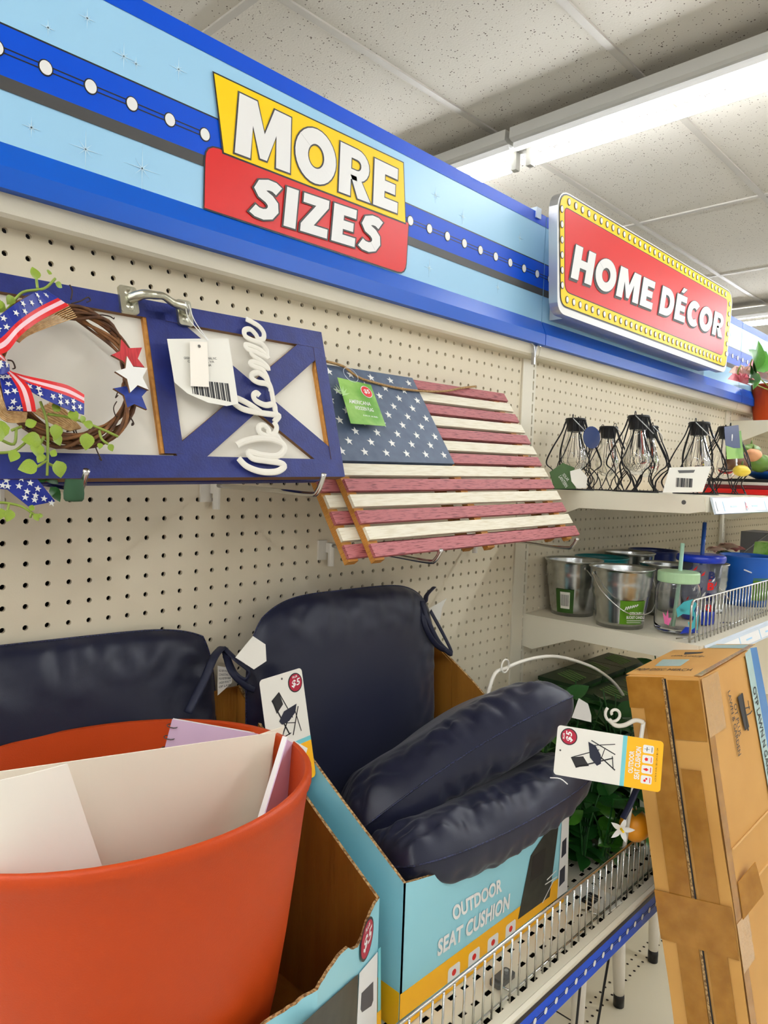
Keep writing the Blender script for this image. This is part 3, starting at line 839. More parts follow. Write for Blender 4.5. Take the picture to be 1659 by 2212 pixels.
# raw wood edge liners inside the openings (right sides)
piece([(ox1 - .0035, oy0), (ox1, oy0), (ox1, oy1), (ox1 - .0035, oy1)], 'edge_liner', -TH_, -.001, (RAWWOOD, RAWWOOD))
piece([(ix1 - .003, iy0 + .02), (ix1, iy0 + .01), (ix1, iy1 - .02), (ix1 - .003, iy1 - .03)], 'edge_liner', -TH_, -.001, (RAWWOOD, RAWWOOD))
# X braces
def brace(a, b, w, c1):
    a = V(a); b = V(b); d = (b - a).normalized(); n = V((-d.y, d.x)) * w / 2
    return [tuple(a + n), tuple(a - n), tuple(b - n), tuple(b + n)]
e = .004
piece(brace((ix0 - e, iy0 - e), (ix1 + e, iy1 + e), .030, 0), 'cross_brace', -TH_, -.0004)
piece(brace((ix0 - e, iy1 + e), (ix1 + e, iy0 - e), .030, 0), 'cross_brace', -TH_, -.0008)
# side returns of the box frame
MB().box(uL, uR, vB, vB + .006, -.016, -TH_, 0, BF.M).box(uR - .005, uR, vB, vT, -.016, -TH_, 1, BF.M).box(uL, uR, vT - .006, vT, -.016, -TH_, 0, BF.M).build('frame_side', [MDFEDGE, NAVYWOOD], bs)
# pull handle
hn = []
hL = q(275, 648); hR = q(394, 676)
MB().prism(rrect(hL[0] - .010, hL[1] - .016, hL[0] + .010, hL[1] + .014, .003), 0, .004, BF.M).build('handle_plate', HANDLE, bs)
MB().prism(rrect(hR[0] - .008, hR[1] - .016, hR[0] + .010, hR[1] + .014, .003), 0, .004, BF.M).build('handle_plate', HANDLE, bs)
pts = [BF.P(hL[0] + .002, hL[1], .004), BF.P(hL[0] + .010, hL[1] + .001, .017), BF.P(hL[0] + .024, hL[1] + .002, .018), BF.P((hL[0] + hR[0]) / 2, hL[1] + .002, .019), BF.P(hR[0] - .022, hR[1] + .001, .018), BF.P(hR[0] - .008, hR[1], .015), BF.P(hR[0], hR[1], .004)]
cp_ = catmull(pts, 5); rr = [.0062 - .0022 * math.sin(math.pi * i / (len(cp_) - 1)) * 1 for i in range(len(cp_))]
hob = MB().tube(cp_, rr, 10).build('handle', HANDLE, bs, smooth=True, label='antique silver pull handle')
m = MB()
for h in (hL, hR):
    for dy in (-.009, .006): m.lathe([(0, .0015), (.003, .001), (.004, 0)], 10, BF.M @ Matrix.Translation(V((h[0], h[1] + dy, .004))))
m.build('rosette', HANDLE, hob, smooth=True)
# Welcome script, cut letters; traced as strokes on the board face (coordinates of a photo crop)
def cz(x, y): return (250 + x / 3.253, 600 + y / 3.253)
strokes = [
 ('W', [(850, 1178), (900, 1150), (990, 1130), (1090, 1132), (1165, 1160), (1185, 1205), (1140, 1250), (1040, 1248), (935, 1225), (960, 1268), (1050, 1285), (1150, 1300), (1185, 1325), (1130, 1362), (1020, 1362), (920, 1325), (862, 1268)], .0044),
 ('e', [(1165, 1165), (1130, 1110), (1060, 1112), (1010, 1085), (1005, 1050), (1035, 1035), (1070, 1060), (1078, 1095), (1115, 1095), (1130, 1050), (1110, 1012)], .0040),
 ('l', [(1112, 1015), (1145, 975), (1130, 965), (1020, 950), (900, 925), (830, 880), (822, 848), (860, 850), (940, 890), (1020, 945)], .0042),
 ('c', [(1130, 975), (1120, 930), (1110, 890), (1050, 895), (985, 865), (968, 828), (990, 810), (1010, 828)], .0042),
 ('o', [(1110, 890), (1095, 800), (1080, 750), (1050, 700), (1000, 668), (958, 680), (958, 710), (1000, 735), (1055, 745), (1085, 770), (1090, 800)], .0040),
 ('m', [(1075, 740), (1060, 690), (1030, 645), (975, 625), (945, 605), (965, 590), (1020, 608), (1075, 640), (1030, 590), (975, 555), (950, 525), (970, 515), (1020, 540), (1070, 560), (1020, 510), (960, 480), (915, 470), (925, 500), (985, 520)], .0036),
 ('e', [(1060, 545), (1060, 510), (1020, 460), (960, 440), (910, 410), (905, 370), (945, 362), (985, 400), (1000, 430), (1035, 430), (1040, 390), (1010, 345), (955, 310), (915, 290)], .0038)]
wd_ = []
mm = MB()
for (ch, pts, r) in strokes:
    P3 = catmull([BF.P(*q(*cz(x, y), .005), .0052) for x, y in pts], 5)
    mm.tube(P3, r * .9, 8, flat=(1, .30), up=BF.n)
mm.build('welcome_word', WHITEWOOD, bs, smooth=False, label='white cut-out script word Welcome set upright on the navy cross')
# price tags on a string
TFm = BF.off(.014)
pts = [TFm.px(*p) for p in ((361, 732), (493, 731), (500, 770), (515, 872), (490, 877), (450, 870), (405, 850), (377, 826))]
tg = MB().prism(pts, -.0004, 0, TFm.M).build('barcode_tag', TAGWHITE, bs)
m = MB()
a = TFm.px(412, 820); b = TFm.px(480, 812); a2 = TFm.px(420, 862)
x = min(a[0], b[0]); fr = TFm
for k in range(22):
    s_ = k / 21; xx = a[0] + (b[0] - a[0] + .006) * s_; w_ = .0006 + .0008 * ((k * 7) % 3)
    m.prism(rect(xx, a2[1] + .006 - .006 * s_, xx + w_, a[1]), 0, .0003, fr.M)
m.build('barcode', BLACK, tg)
for i, (s_, y_) in enumerate((('GREENBRIER INTERNATIONAL, INC.', 774), ('CHESAPEAKE, VA', 781), ('MADE IN CHINA', 788))):
    l_ = TFm.px(397 + i * 8, y_); r_ = TFm.px(468 - i * 6, y_ + 1); lettering(s_, TFm, [(l_[0], l_[1] - .0015), (r_[0], r_[1] - .0015), (r_[0], r_[1] + .0015), (l_[0], l_[1] + .0015)], .0004, BLACK, tg)
TFn = BF.off(.018)
decal(bs, TFn, [TFn.px(*p) for p in ((410, 737), (448, 739), (452, 836), (412, 834))], .0, PAPER2, 'blank_tag')
decal(bs, TFn, disc(*TFn.px(430, 748), .0018, n=10), .0006, GREYPLASTIC, 'eyelet')
MB().tube(catmull([BF.P(*q(381, 668), .02), BF.P(*q(392, 700), .016), BF.P(*q(430, 748), .019)], 6), .0005, 5).tube(catmull([BF.P(*q(388, 672), .02), BF.P(*q(405, 705), .016), BF.P(*q(431, 748), .019)], 6), .0005, 5).build('string', WHITE, bs)

# wreath
wc = q(132, 815); R1 = (q(262, 815)[0] - wc[0]); R2 = (wc[1] - q(140, 955)[1])
RW = .5 * (R1 + R2)
wr = thing  # (kept for readability)
wreath = MB()
for k in range(12):
    pts = []; ph = RND.uniform(0, 6.28); fr_ = RND.choice((2, 3, 3, 4, 5)); am = RND.uniform(.003, .0085); ph2 = RND.uniform(0, 6.28)
    for i in range(72):
        a = 2 * math.pi * i / 72
        rad = am * (1 + .3 * math.sin(2 * a + ph2)); rr_ = RW + .002 + rad * math.cos(fr_ * a + ph); zz = .016 + rad * math.sin(fr_ * a + ph)
        pts.append(BF.P(wc[0] + rr_ * R1 / RW * math.cos(a), wc[1] + rr_ * R2 / RW * math.sin(a), zz))
    wreath.tube(pts, RND.uniform(.0013, .0024), 5, closed=True, mi=k % 2)
wreath = wreath.build('wreath', [VINE, VINE2], bs, smooth=True, label='brown twisted grapevine wreath')
# curly tendrils
m = MB()
def ct(x, y, c=.02):
    s = 3.6875; xx, yy = x / s, 550 + y / s
    return BF.P(*q(xx, yy, c), c)
for path in ([(740, 490), (800, 480), (870, 490), (905, 510), (910, 500)], [(830, 570), (870, 575), (885, 605), (860, 610)], [(930, 650), (960, 665), (955, 710), (930, 700)], [(1000, 1270), (1040, 1300), (1065, 1345), (1050, 1360), (1055, 1340)], [(570, 390), (640, 370), (700, 340), (720, 365), (690, 380)], [(555, 240), (575, 290), (565, 360)], [(940, 1090), (920, 1140), (940, 1120)], [(930, 1170), (905, 1220), (920, 1280), (940, 1290)], [(760, 1530), (780, 1580), (810, 1640), (790, 1620)], [(60, 840), (100, 850), (120, 900), (100, 910)], [(200, 1330), (240, 1320), (240, 1400), (200, 1390), (230, 1350)], [(780, 510), (800, 515), (790, 535), (775, 525)], [(530, 1410), (580, 1400), (590, 1440), (540, 1440)], [(600, 1390), (620, 1430), (680, 1430)]):
    m.tube(catmull([ct(*p) for p in path], 5), .0007, 4)
m.build('tendril', TENDRIL, wreath, smooth=True, kind='stuff')
# wooden stars
def bstar(pxs, c, mat_, lab):
    poly = [BF.px(x / 3.6875, 550 + y / 3.6875, c) for x, y in pxs]
    return MB().prism(poly, c - .003, c, BF.M, 0, 1).build('star_ornament', [mat_, MDFEDGE], wreath, label=lab)
bstar([(965, 672), (1025, 745), (1132, 740), (1098, 828), (1152, 898), (1075, 890), (1010, 880), (975, 845), (888, 798), (957, 768)], .026, STARRED, 'red wooden star')
bstar([(1012, 808), (1062, 893), (1175, 903), (1135, 980), (1187, 1078), (1097, 1040), (1038, 1098), (1012, 990), (918, 930), (1000, 905)], .034, STARW, 'white wooden star')
bstar([(905, 1065), (1000, 1048), (1040, 1075), (1090, 1045), (1180, 1075), (1130, 1130), (1172, 1235), (1070, 1190), (1015, 1218), (990, 1120)], .028, STARBLUE, 'blue wooden star')
# ribbons
def ribbon(outer, inner, c0, bands, name='ribbon', stars=None, seed=1):
    """outer, inner = px edge polylines; bands = [(fraction, mat index)]"""
    A = catmull([BF.P(*q(x / 3.6875, 550 + y / 3.6875, c), c) for x, y, c in outer], 5); B = catmull([BF.P(*q(x / 3.6875, 550 + y / 3.6875, c), c) for x, y, c in inner], 5)
    n = min(len(A), len(B)); mb = MB(); cuts = [0] + [b[0] for b in bands]
    for bi in range(len(bands)):
        f0, f1 = cuts[bi], cuts[bi + 1]
        for i in range(n - 1):
            p = [A[i].lerp(B[i], f0), A[i + 1].lerp(B[i + 1], f0), A[i + 1].lerp(B[i + 1], f1), A[i].lerp(B[i], f1)]
            mb.add(p + [a_ - BF.n * .0008 for a_ in p], [(0, 3, 2, 1), (4, 5, 6, 7), (0, 1, 5, 4), (2, 3, 7, 6)], bands[bi][1])
    ob = mb.build(name, [RIBBLUE, RIBRED, RIBPINK], wreath)
    if stars:
        ms = MB()
        for k in range(stars):
            i = int((k + .5) / stars * (n - 1)); 
            for f in ((.12, .34) if k % 2 else (.23,)):
                f *= bands[0][0] / .45 if bands[0][0] < .6 else 1.0
                c_ = A[i].lerp(B[i], f); t_ = (A[min(i + 1, n - 1)] - A[i]).normalized(); u_ = (B[i] - A[i]).normalized()
                fr_ = Frame(c_ + BF.n * .0004, t_, u_)
                if fr_.n.dot(BF.n) < 0: fr_ = Frame(c_ + BF.n * .0004, -t_, u_)
                ms.prism(star(0, 0, .0030, .3), 0, .0005, fr_.M)
        ms.build('printed_stars', STARW, ob)
    return ob
bands = [(.55, 0), (.68, 1), (.84, 2), (1.0, 1)]
ribbon([(-120, 620, .03), (-40, 520, .05), (110, 400, .055), (260, 310, .045), (350, 268, .03)], [(-60, 800, .03), (60, 770, .045), (170, 640, .055), (330, 520, .045), (550, 405, .032)], 0, bands, stars=9)
ribbon([(20, 925, .04), (250, 1090, .05), (420, 1180, .05), (560, 1240, .045), (670, 1275, .04)], [(75, 925, .042), (190, 960, .05), (420, 1010, .052), (550, 1045, .046), (672, 1115, .042)], 0, bands, stars=9)
ribbon([(-20, 900, .045), (0, 980, .05), (20, 1080, .055), (40, 1180, .055), (60, 1240, .05)], [(70, 915, .046), (150, 970, .052), (230, 1050, .056), (270, 1150, .056), (288, 1250, .052)], 0, bands, stars=6)
ribbon([(-60, 850, .05), (-20, 850, .062), (30, 848, .062), (75, 875, .055)], [(-60, 930, .05), (-20, 950, .062), (30, 950, .062), (78, 925, .055)], 0, [(1.0, 0)], name='ribbon_knot', stars=3)
ribbon([(-60, 790, .05), (-10, 780, .06), (20, 800, .06), (50, 840, .05)], [(-60, 830, .05), (-10, 825, .06), (10, 835, .06), (35, 850, .05)], 0, [(.3, 1), (.7, 2), (1.0, 1)], name='ribbon_stripe')
# burlap cord loops
def cords(edgeA, edgeB, n, name='burlap_loop'):
    mb = MB()
    A = [BF.P(*q(x / 3.6875, 550 + y / 3.6875, c), c) for x, y, c in edgeA]; B = [BF.P(*q(x / 3.6875, 550 + y / 3.6875, c), c) for x, y, c in edgeB]
    for k in range(n):
        f = k / (n - 1); P = catmull([a.lerp(b, f) for a, b in zip(A, B)], 5)
        r_ = (A[1] - B[1]).length / (n - 1) * .56; mb.tube(P, r_, 6)
    return mb.build(name, BURLAP, wreath, smooth=True)
cords([(130, 690, .03), (190, 590, .038), (350, 500, .038), (540, 395, .03)], [(150, 700, .03), (230, 640, .036), (400, 570, .036), (612, 495, .03)], 8)
cords([(-30, 1000, .036), (0, 1080, .04), (30, 1180, .044), (90, 1240, .042), (215, 1262, .036)], [(-60, 1020, .036), (-60, 1130, .04), (-30, 1250, .044), (60, 1330, .042), (205, 1330, .036)], 8)
cords([(390, 1185, .02), (500, 1230, .024), (640, 1385, .02)], [(270, 1250, .02), (400, 1330, .024), (560, 1400, .02)], 8)
# vine sprigs and leaves
for path in ([(60, 430), (90, 400), (180, 300), (350, 270), (440, 190)], [(300, 270), (290, 190)], [(320, 1170), (365, 1300), (380, 1450), (375, 1760)], [(380, 1270), (560, 1300), (760, 1370), (940, 1450)], [(-20, 1580), (120, 1560), (260, 1440)], [(375, 1640), (300, 1690)], [(375, 1660), (440, 1690)], [(790, 1400), (810, 1470), (860, 1510)], [(-20, 1460), (110, 1510), (130, 1380)], [(350, 1450), (300, 1560), (330, 1600)], [(90, 1400), (170, 1370)]):
    MB().tube(catmull([ct(x, y, .036) for x, y in path], 5), .0013, 5).build('vine_stem', STEMLIME, wreath, smooth=True)
for (x, y, s, a) in ((290, 200, 95, 100), (440, 225, 60, -20), (20, 380, 110, 200), (50, 440, 110, 160), (440, 1350, 110, -90), (430, 1250, 80, 60), (330, 1480, 130, 180), (80, 1380, 130, 190), (40, 1450, 120, 170), (690, 1420, 125, -95), (740, 1370, 75, 160), (865, 1510, 60, -60), (300, 1680, 125, 190), (450, 1640, 125, -75), (410, 1610, 60, 60), (345, 1645, 60, 110), (200, 1360, 80, 20), (270, 1500, 120, -80), (430, 1430, 90, -60), (650, 1280, 60, -80), (330, 1600, 60, 240), (390, 160, 50, 80), (560, 1240, 90, -70), (130, 1560, 90, -120), (800, 1500, 50, -110), (100, 330, 80, 240)):
    p = ct(x, y, .040 + RND.uniform(0, .008)); an = math.radians(a)
    d = BF.u * math.cos(an) + BF.v * math.sin(an) + BF.n * RND.uniform(-.2, .35)
    inst('leaf', LF_LIME, wreath, orient(p, d, BF.n + BF.u * RND.uniform(-.3, .3), s / 3.6875 * .00047))

# what shows of the sign stacked behind: ribbon tail, sprig, edge
b2 = thing('barn_door_sign', 'second barn-door sign stacked behind the first, star ribbon tail hanging below', 'sign', BF.P(.2, 0, -.06))
B2 = BF.off(-.036)
MB().box(uL, uR - .012, vB + .003, vT - .003, -.012, 0, 0, B2.M).build('frame_board', NAVYWOOD, b2)
def rb(pts, name, mat_, c, par):
    return MB().prism([BF.px(x / 3.6875, 550 + y / 3.6875, c) for x, y in pts], c - .0012, c, BF.M).build(name, mat_, par)
tail = rb([(-40, 1730), (230, 1735), (300, 1790), (440, 1965), (230, 2005), (60, 1870), (-40, 1860)], 'ribbon_tail', RIBBLUE, -.002, b2)
ms = MB()
for x, y in ((170, 1785), (240, 1820), (150, 1845), (300, 1865), (215, 1888), (282, 1920), (350, 1945), (200, 1935), (275, 1955), (50, 1800), (60, 1845), (100, 1750), (20, 1840), (410, 1980)):
    ms.prism(star(*BF.px(x / 3.6875, 550 + y / 3.6875, -.002), .0032, .2), -.002, -.0012, BF.M)
ms.build('printed_stars', STARW, tail)
for path in ([(-20, 1975), (60, 1980), (180, 2010), (290, 2085)], [(70, 1985), (60, 2040)], [(250, 2060), (240, 2095)]):
    MB().tube(catmull([ct(x, y, -.002) for x, y in path], 5), .0012, 5).build('vine_stem', STEMLIME, b2, smooth=True)
for (x, y, s, a) in ((85, 2030, 90, -110), (270, 2065, 60, -60), (10, 2020, 80, -100), (240, 2040, 50, 60), (300, 2080, 40, 0)):
    p = ct(x, y, .001); an = math.radians(a)
    inst('leaf', LF_LIME, b2, orient(p, BF.u * math.cos(an) + BF.v * math.sin(an), BF.n, s / 3.6875 * .00047))
for (x, y, s, a) in ((400, 1850, 130, -60), (350, 1760, 120, -30), (280, 1790, 110, 10)):
    p = ct(x, y, -.004); an = math.radians(a)
    inst('leaf', LF_DARK, b2, orient(p, BF.u * math.cos(an) + BF.v * math.sin(an), BF.n, s / 3.6875 * .00047))
# green felt cap on the hook
p0 = atY(160, 1035, -.235)
mb = MB(); mb.lathe([(.0, 0), (.0075, 0), (.0082, -.006), (.0088, -.013), (.0085, -.018), (.0070, -.020), (0, -.0205)], 16, None, 0, (p0.x, p0.y, p0.z))
single(mb, 'felt_cap', GREENFELT, 'small dark green felt cap hanging under the barn-door sign below the wreath', 'ornament', p0, smooth=True)

# =================================================================== WOODEN FLAG
FYB, FYT = -.22, -.0325
P0 = atY(815, 1210, FYB); P1 = atY(1257, 1160, FYB); P2 = atY(1092, 850, FYT)
FF = Frame(P0, (P1 - P0), (P2 - P1))
FW = (P1 - P0).length; FL = (P2 - P1).dot(FF.v)
def flag(label, full=True, shift=V((0, 0, 0))):
    t = thing('wooden_flag', label, 'flag', FF.P(0, 0) , FF.M.to_3x3(), 'slatted wooden flags')
    L = Matrix.Identity(4)
    pitch = FL / 13
    for i in range(13):
        v0 = FL - (i + 1) * pitch + pitch * .26 * .5 + .002
        red = i % 2 == 0
        u0 = RND.uniform(0, .004); u1 = FW - RND.uniform(0, .004)
        if i < 7 and full: u0 = .2
        MB().box(u0, u1, v0, v0 + pitch * .76, -.005, 0).build('slat', SLATRED if red else SLATWHITE, t, world=False)
    for u in (.002, FW * .47, FW - .045):
        MB().box(u, u + .018, .002, FL - .004, -.015, -.005).build('batten', RAWWOOD, t, world=False)
    cw = FF.px(980, 1005)[0]
    MB().box(0, cw, FL - 7 * pitch + .002, FL, -.005, .003).build('canton_board', CANTON, t, world=False)
    if full:
        m = MB()
        h = 7 * pitch - .004
        for r_ in range(9):
            n = 6 if r_ % 2 == 0 else 5
            for k in range(n):
                cx = .018 + (cw - .036) * (k + (0 if n == 6 else .5)) / 5; cy = FL - .014 - (h - .028) * r_ / 8
                m.prism(star(cx, cy, .0078, .12), .003, .0036)
        m.build('star_inlay', STARW, t, world=False)
    return t
fl = flag('slatted wooden flag in front, slate canton with stars and green tag')
fl2 = flag('second slatted wooden flag behind, only its left edge showing', False)
fl2.matrix_basis = Matrix.Translation(V((-.032, .0185, -.002))) @ fl2.matrix_basis; MW[fl2] = fl2.matrix_basis.copy()
def f5_(x, y, c=.004): return FF.P(*FF.px(680 + x / 2.765, 750 + y / 2.765, c), c)
MB().tube(catmull([f5_(70, 85, .01), f5_(170, 115, .008), f5_(260, 180, .007), f5_(370, 215, .006), f5_(500, 245, .006), f5_(640, 262, .006), f5_(780, 262, .006), f5_(870, 245, .006), f5_(960, 234, .004)], 5), .0021, 6).build('twine_hanger', TWINE, fl, smooth=True)
# green tag
GT = FF.off(.016)
pts = [GT.px(680 + x / 2.765, 750 + y / 2.765) for x, y in ((135, 180), (335, 225), (425, 470), (405, 470), (215, 455))]
gt = MB().prism(pts, -.0005, 0, GT.M).build('green_tag', GREENCARD, fl, label='green printed hang tag with a red price badge')
def gp(x, y): return GT.px(680 + x / 2.765, 750 + y / 2.765)
c_ = gp(308, 268)
decal(gt, GT, disc(c_[0], c_[1], .0115, n=20), .0006, WHITE, 'badge_ring'); decal(gt, GT, disc(c_[0], c_[1], .0103, n=20), .0009, RED, 'badge')
lettering('$5', GT, rect(c_[0] - .0065, c_[1] - .0048, c_[0] + .0065, c_[1] + .0045), .0012, WHITE, gt, offset=.03, shear=.1)
for s_, a, b, c2, d in (('AMERICANA', (205, 335), (335, 352), (330, 330), (200, 310)), ('WOODEN FLAG', (240, 372), (352, 388), (345, 366), (235, 350)), ('8 IN X 14 IND.', (290, 412), (378, 425), (376, 416), (288, 403))):
    lettering(s_, GT, [gp(*a), gp(*b), gp(*c2), gp(*d)], .0006, WHITE, gt, offset=.01)
m = MB()
for k in range(7):
    a0 = gp(160 + k * 4, 290); 
    an = math.radians(20 + k * 22); L_ = .022
    m.prism([(a0[0], a0[1]), (a0[0] + L_ * .5 * math.cos(an) - .001, a0[1] + L_ * .5 * math.sin(an) + .0015), (a0[0] + L_ * math.cos(an), a0[1] + L_ * math.sin(an)), (a0[0] + L_ * .5 * math.cos(an) + .001, a0[1] + L_ * .5 * math.sin(an) - .0015)], 0, .0003, GT.M)
m.build('fern_print', mat('pale_green_print', (176, 214, 140), .4), gt)
pp = [GT.o]
c1 = f5_(215, 165, .018)
MB().tube([c1 + FF.u * (.014 * math.cos(a)) + FF.v * (.014 * math.sin(a)) for a in [2 * math.pi * k / 20 for k in range(20)]], .0004, 4, closed=True).build('plastic_loop', CLEARTAB, fl)

# =================================================================== DISPLAY CARTONS
def badge(parent, fr, cx, cy, r, rot=0.0, c=.0006):
    ca, sa = math.cos(rot), math.sin(rot)
    def R_(x, y): return (cx + x * ca - y * sa, cy + x * sa + y * ca)
    decal(parent, fr, disc(cx, cy, r, n=24), c, BLACK, 'badge_ring'); decal(parent, fr, disc(cx, cy, r * .88, n=24), c + .0003, TAGRED, 'badge')
    lettering('$5', fr, [R_(-.62 * r, -.5 * r), R_(.62 * r, -.42 * r), R_(.66 * r, .40 * r), R_(-.55 * r, .30 * r)], c + .0006, WHITE, parent, offset=.025, shear=.12, space=1.1)
    lettering('PLUS', fr, [R_(-.36 * r, .48 * r), R_(.34 * r, .52 * r), R_(.32 * r, .74 * r), R_(-.34 * r, .7 * r)], c + .0006, WHITE, parent, offset=.03)
def chair_print(parent, fr, S, c=.0006):
    """folding chair drawing; S maps unit coordinates to frame"""
    m = MB()
    def ln(a, b, w_):
        a = V(S(*a)); b = V(S(*b)); d = (b - a).normalized(); n = V((-d.y, d.x)) * w_
        m.prism([tuple(a + n), tuple(a - n), tuple(b - n), tuple(b + n)], c - .0002, c, fr.M)
    wl = (V(S(1, 0)) - V(S(0, 0))).length * .018
    ln((.12, .88), (.55, .12), wl); ln((.38, .98), (.72, .42), wl * .7); ln((.75, .62), (.22, .06), wl); ln((.95, .60), (.66, .08), wl * .8); ln((.25, .10), (.6, .14), wl * .7); ln((.30, .40), (.80, .30), wl * .6); ln((.80, .62), (.95, .10), wl * .6)
    m.prism([S(.12, .88), S(.38, 1.0), S(.46, .74), S(.22, .60)], c - .0002, c, fr.M)
    m.build('chair_print', BLACK, parent)
    decal(parent, fr, [S(.26, .44), S(.46, .60), S(.90, .66), S(.82, .50), S(.58, .38), S(.34, .36)], c + .0003, NAVY, 'cushion_print')
def carton(x0, label, bulge=0.0, zr=-.795, text=True, group='blue cushion display cartons', zl=None, dip=.010):
    W = .40; yf = -.322; yb_ = -.030; zb = LS + .001; T = .004
    zf = -.762; zbk = -.575
    t = thing('display_carton', label, 'carton', (x0 + W / 2, (yf + yb_) / 2, zb), group=group)
    # side walls (slanting top edge)
    side = [(yb_, zb), (yf, zb), (yf, zf), (-.21, -.700), (-.12, -.648), (yb_, zbk)]
    sider = [(yb_, zb), (yf, zb), (yf, zr), (-.21, -.690), (-.12, -.628), (yb_, zbk)]
    def wall(poly, x, nm, flip):
        mb = MB(); mb.prism(poly, 0, T, M_YZ(x), 1 if flip else 0, 2, 0 if flip else 1)
        return mb.build(nm, [CARD_IN, BOXBLUE, CARD_EDGE], t)
    L_ = wall(side, x0, 'side_wall', False); Rw = wall(sider if bulge == 0 else side, x0 + W - T, 'side_wall', True)
    # front wall with torn dipped top edge, bulging when pressed
    n = 60; mb = MB(); vs = []; r_ = random.Random(4)
    zr_ = zr if bulge == 0 else zf
    for i in range(n + 1):
        a = i / n; x = x0 + W * a; y = yf - bulge * (min(1, a / .09) ** .7 if a < .58 else (1 - a) / .42)
        dz = dip * min(1, min(a, 1 - a) / .22) ** .8
        zt_ = zf + (zr_ - zf) * a - dz + (r_.uniform(-.0012, .0012) + .017 * math.sin(math.pi * a) - .022 * math.exp(-((a - .84) / .07) ** 2) if bulge else 0)
        for (yy, zz) in ((y, zb), (y, zt_), (y + T, zt_), (y + T, zb)): vs.append((x, yy, zz))
    fs = []; mi = []
    for i in range(n):
        a = i * 4
        for k, mm_ in ((0, 1), (1, 2), (2, 0), (3, 2)):
            fs.append((a + k, a + (k + 1) % 4, a + 4 + (k + 1) % 4, a + 4 + k)); mi.append(mm_)
    k = mb.add(vs, []);
    for f, q_ in zip(fs, mi): mb.f.append(f[::-1]); mb.m.append(q_)
    front = mb.build('front_wall', [CARD_IN, BOXBLUE, CARD_EDGE], t)
    MB().box(x0, x0 + W, yb_, yb_ + T, zb, zbk, 0).build('back_wall', [CARD_IN], t)
    MB().box(x0, x0 + W, yf, yb_, zb, zb + T).build('base', [CARD_IN], t)
    # folded flap at the back right corner
    MB().prism([(yb_ - .002, zb + .2), (yb_ - .05, zb + .2), (yb_ - .045, zbk - .03), (yb_ - .002, zbk - .002)], 0, .002, M_YZ(x0 + W - T - .003)).build('inner_flap', CARD_IN, t)
    # graphics: follow the front as short facets
    FR = Frame((x0, yf, zb), (1, 0, 0), (0, 0, 1))
    if bulge:
        # tangent facet on the right part of the bulged wall
        xa, xb3 = .58, 1.0
        ya = yf - bulge; FR = Frame((x0 + W * xa, ya - .0012, zb), (W * (xb3 - xa), yf - ya, 0), (0, 0, 1)); ofs = -W * xa
    else: ofs = 0
    yh = .048
    def D(poly, c, m_, nm='print', **k): return decal(t, FR, [(a + ofs, b) for a, b in poly], c, m_, nm, **k)
    if not bulge:
        D(rect(0.0005, 0, W - .0005, yh), .0006, BOXYEL, 'yellow_band')
        SL = Frame((x0, yb_, zb), (0, -1, 0), (0, 0, 1))
        decal(t, SL, rect(.0, .0, yb_ - yf - .0005, yh + .002), .0006, BOXYEL, 'yellow_band')
        D([(.262, .03), (.290, yh + .070), (.350, .150), (.372, .150), (.352, .028)], .001, mat('dark_photo_print', (52, 54, 48), .35, noise_=(60, .3, .7), col2=(32, 34, 30)), 'photo_print')
        def px_(x, y): a_, b_ = FR.px(x, y); return (a_, b_)
        D([px_(*p) for p in ((1213, 1768), (1228, 1757), (1224, 1925), (1202, 1945))], .0013, WHITE, 'white_strip')
        for qd in (((1213, 1818), (1222, 1808), (1221, 1842), (1211, 1853)), ((1208, 1880), (1219, 1868), (1218, 1902), (1206, 1915))):
            D([px_(*p) for p in qd], .0016, NAVY, 'cushion_print')
        for qd in (((1150, 1850), (1178, 1830), (1172, 1885), (1144, 1905)),):
            D([px_(*p) for p in qd], .0013, BLACK, 'chair_print')
        m = MB(); 
        for ln_ in (((1180, 1900), (1200, 1880)), ((1176, 1910), (1202, 1893)), ((1170, 1950), (1195, 1900))):
            a_, b_ = [V(px_(*p)) for p in ln_]; d_ = (b_ - a_).normalized(); n_ = V((-d_.y, d_.x)) * .0008
            m.prism([tuple(a_ + n_), tuple(a_ - n_), tuple(b_ - n_), tuple(b_ + n_)], .0012, .0015, FR.M)
        m.build('chair_print', WHITE, t)
        cc = px_(1219, 1752); 
        for s_, quad in (('OUTDOOR', ((978, 1990), (1083, 1925), (1083, 1895), (975, 1958))), ('SEAT CUSHION', ((943, 2067), (1098, 1963), (1101, 1928), (945, 2030)))):
            lettering(s_, FR, [px_(*p) for p in quad], .0012, WHITE, t, offset=.035, space=1.0)
        for k in range(4):
            ux = .095 + k * .045
            D(rrect(ux, .006, ux + .026, .034, .004), .001, WHITE, 'icon_box')
            D(disc(ux + .013, .024, .0045, n=12), .0013, RED, 'icon'); D(rect(ux + .005, .012, ux + .021, .0145), .0013, RED, 'icon')
    else:
        def px_(x, y): return FR.px(x, y)
        def DD(pp, c, m_, nm): return decal(t, FR, [px_(*p) for p in pp], c, m_, nm)
        DD(((775, 2102), (814, 2056), (812, 2212), (768, 2240)), .001, WHITE, 'white_strip')
        DD(((650, 2212), (772, 2104), (768, 2250), (640, 2250)), .001, MATS['dark_photo_print'], 'photo_print')
        DD(((779, 2145), (804, 2120), (804, 2160), (800, 2172), (780, 2186), (777, 2180)), .0014, NAVY, 'cushion_print')
        DD(((816, 2050), (821, 2045), (821, 2212), (814, 2212)), .001, TAGTEAL, 'edge_print')
        DD(((812, 2188), (821, 2180), (821, 2230), (812, 2230)), .0014, BOXYEL, 'yellow_print')
        cx_, cy_ = px_(792, 2028)
        badge(t, FR, cx_, cy_, .0225, .0)
    return t
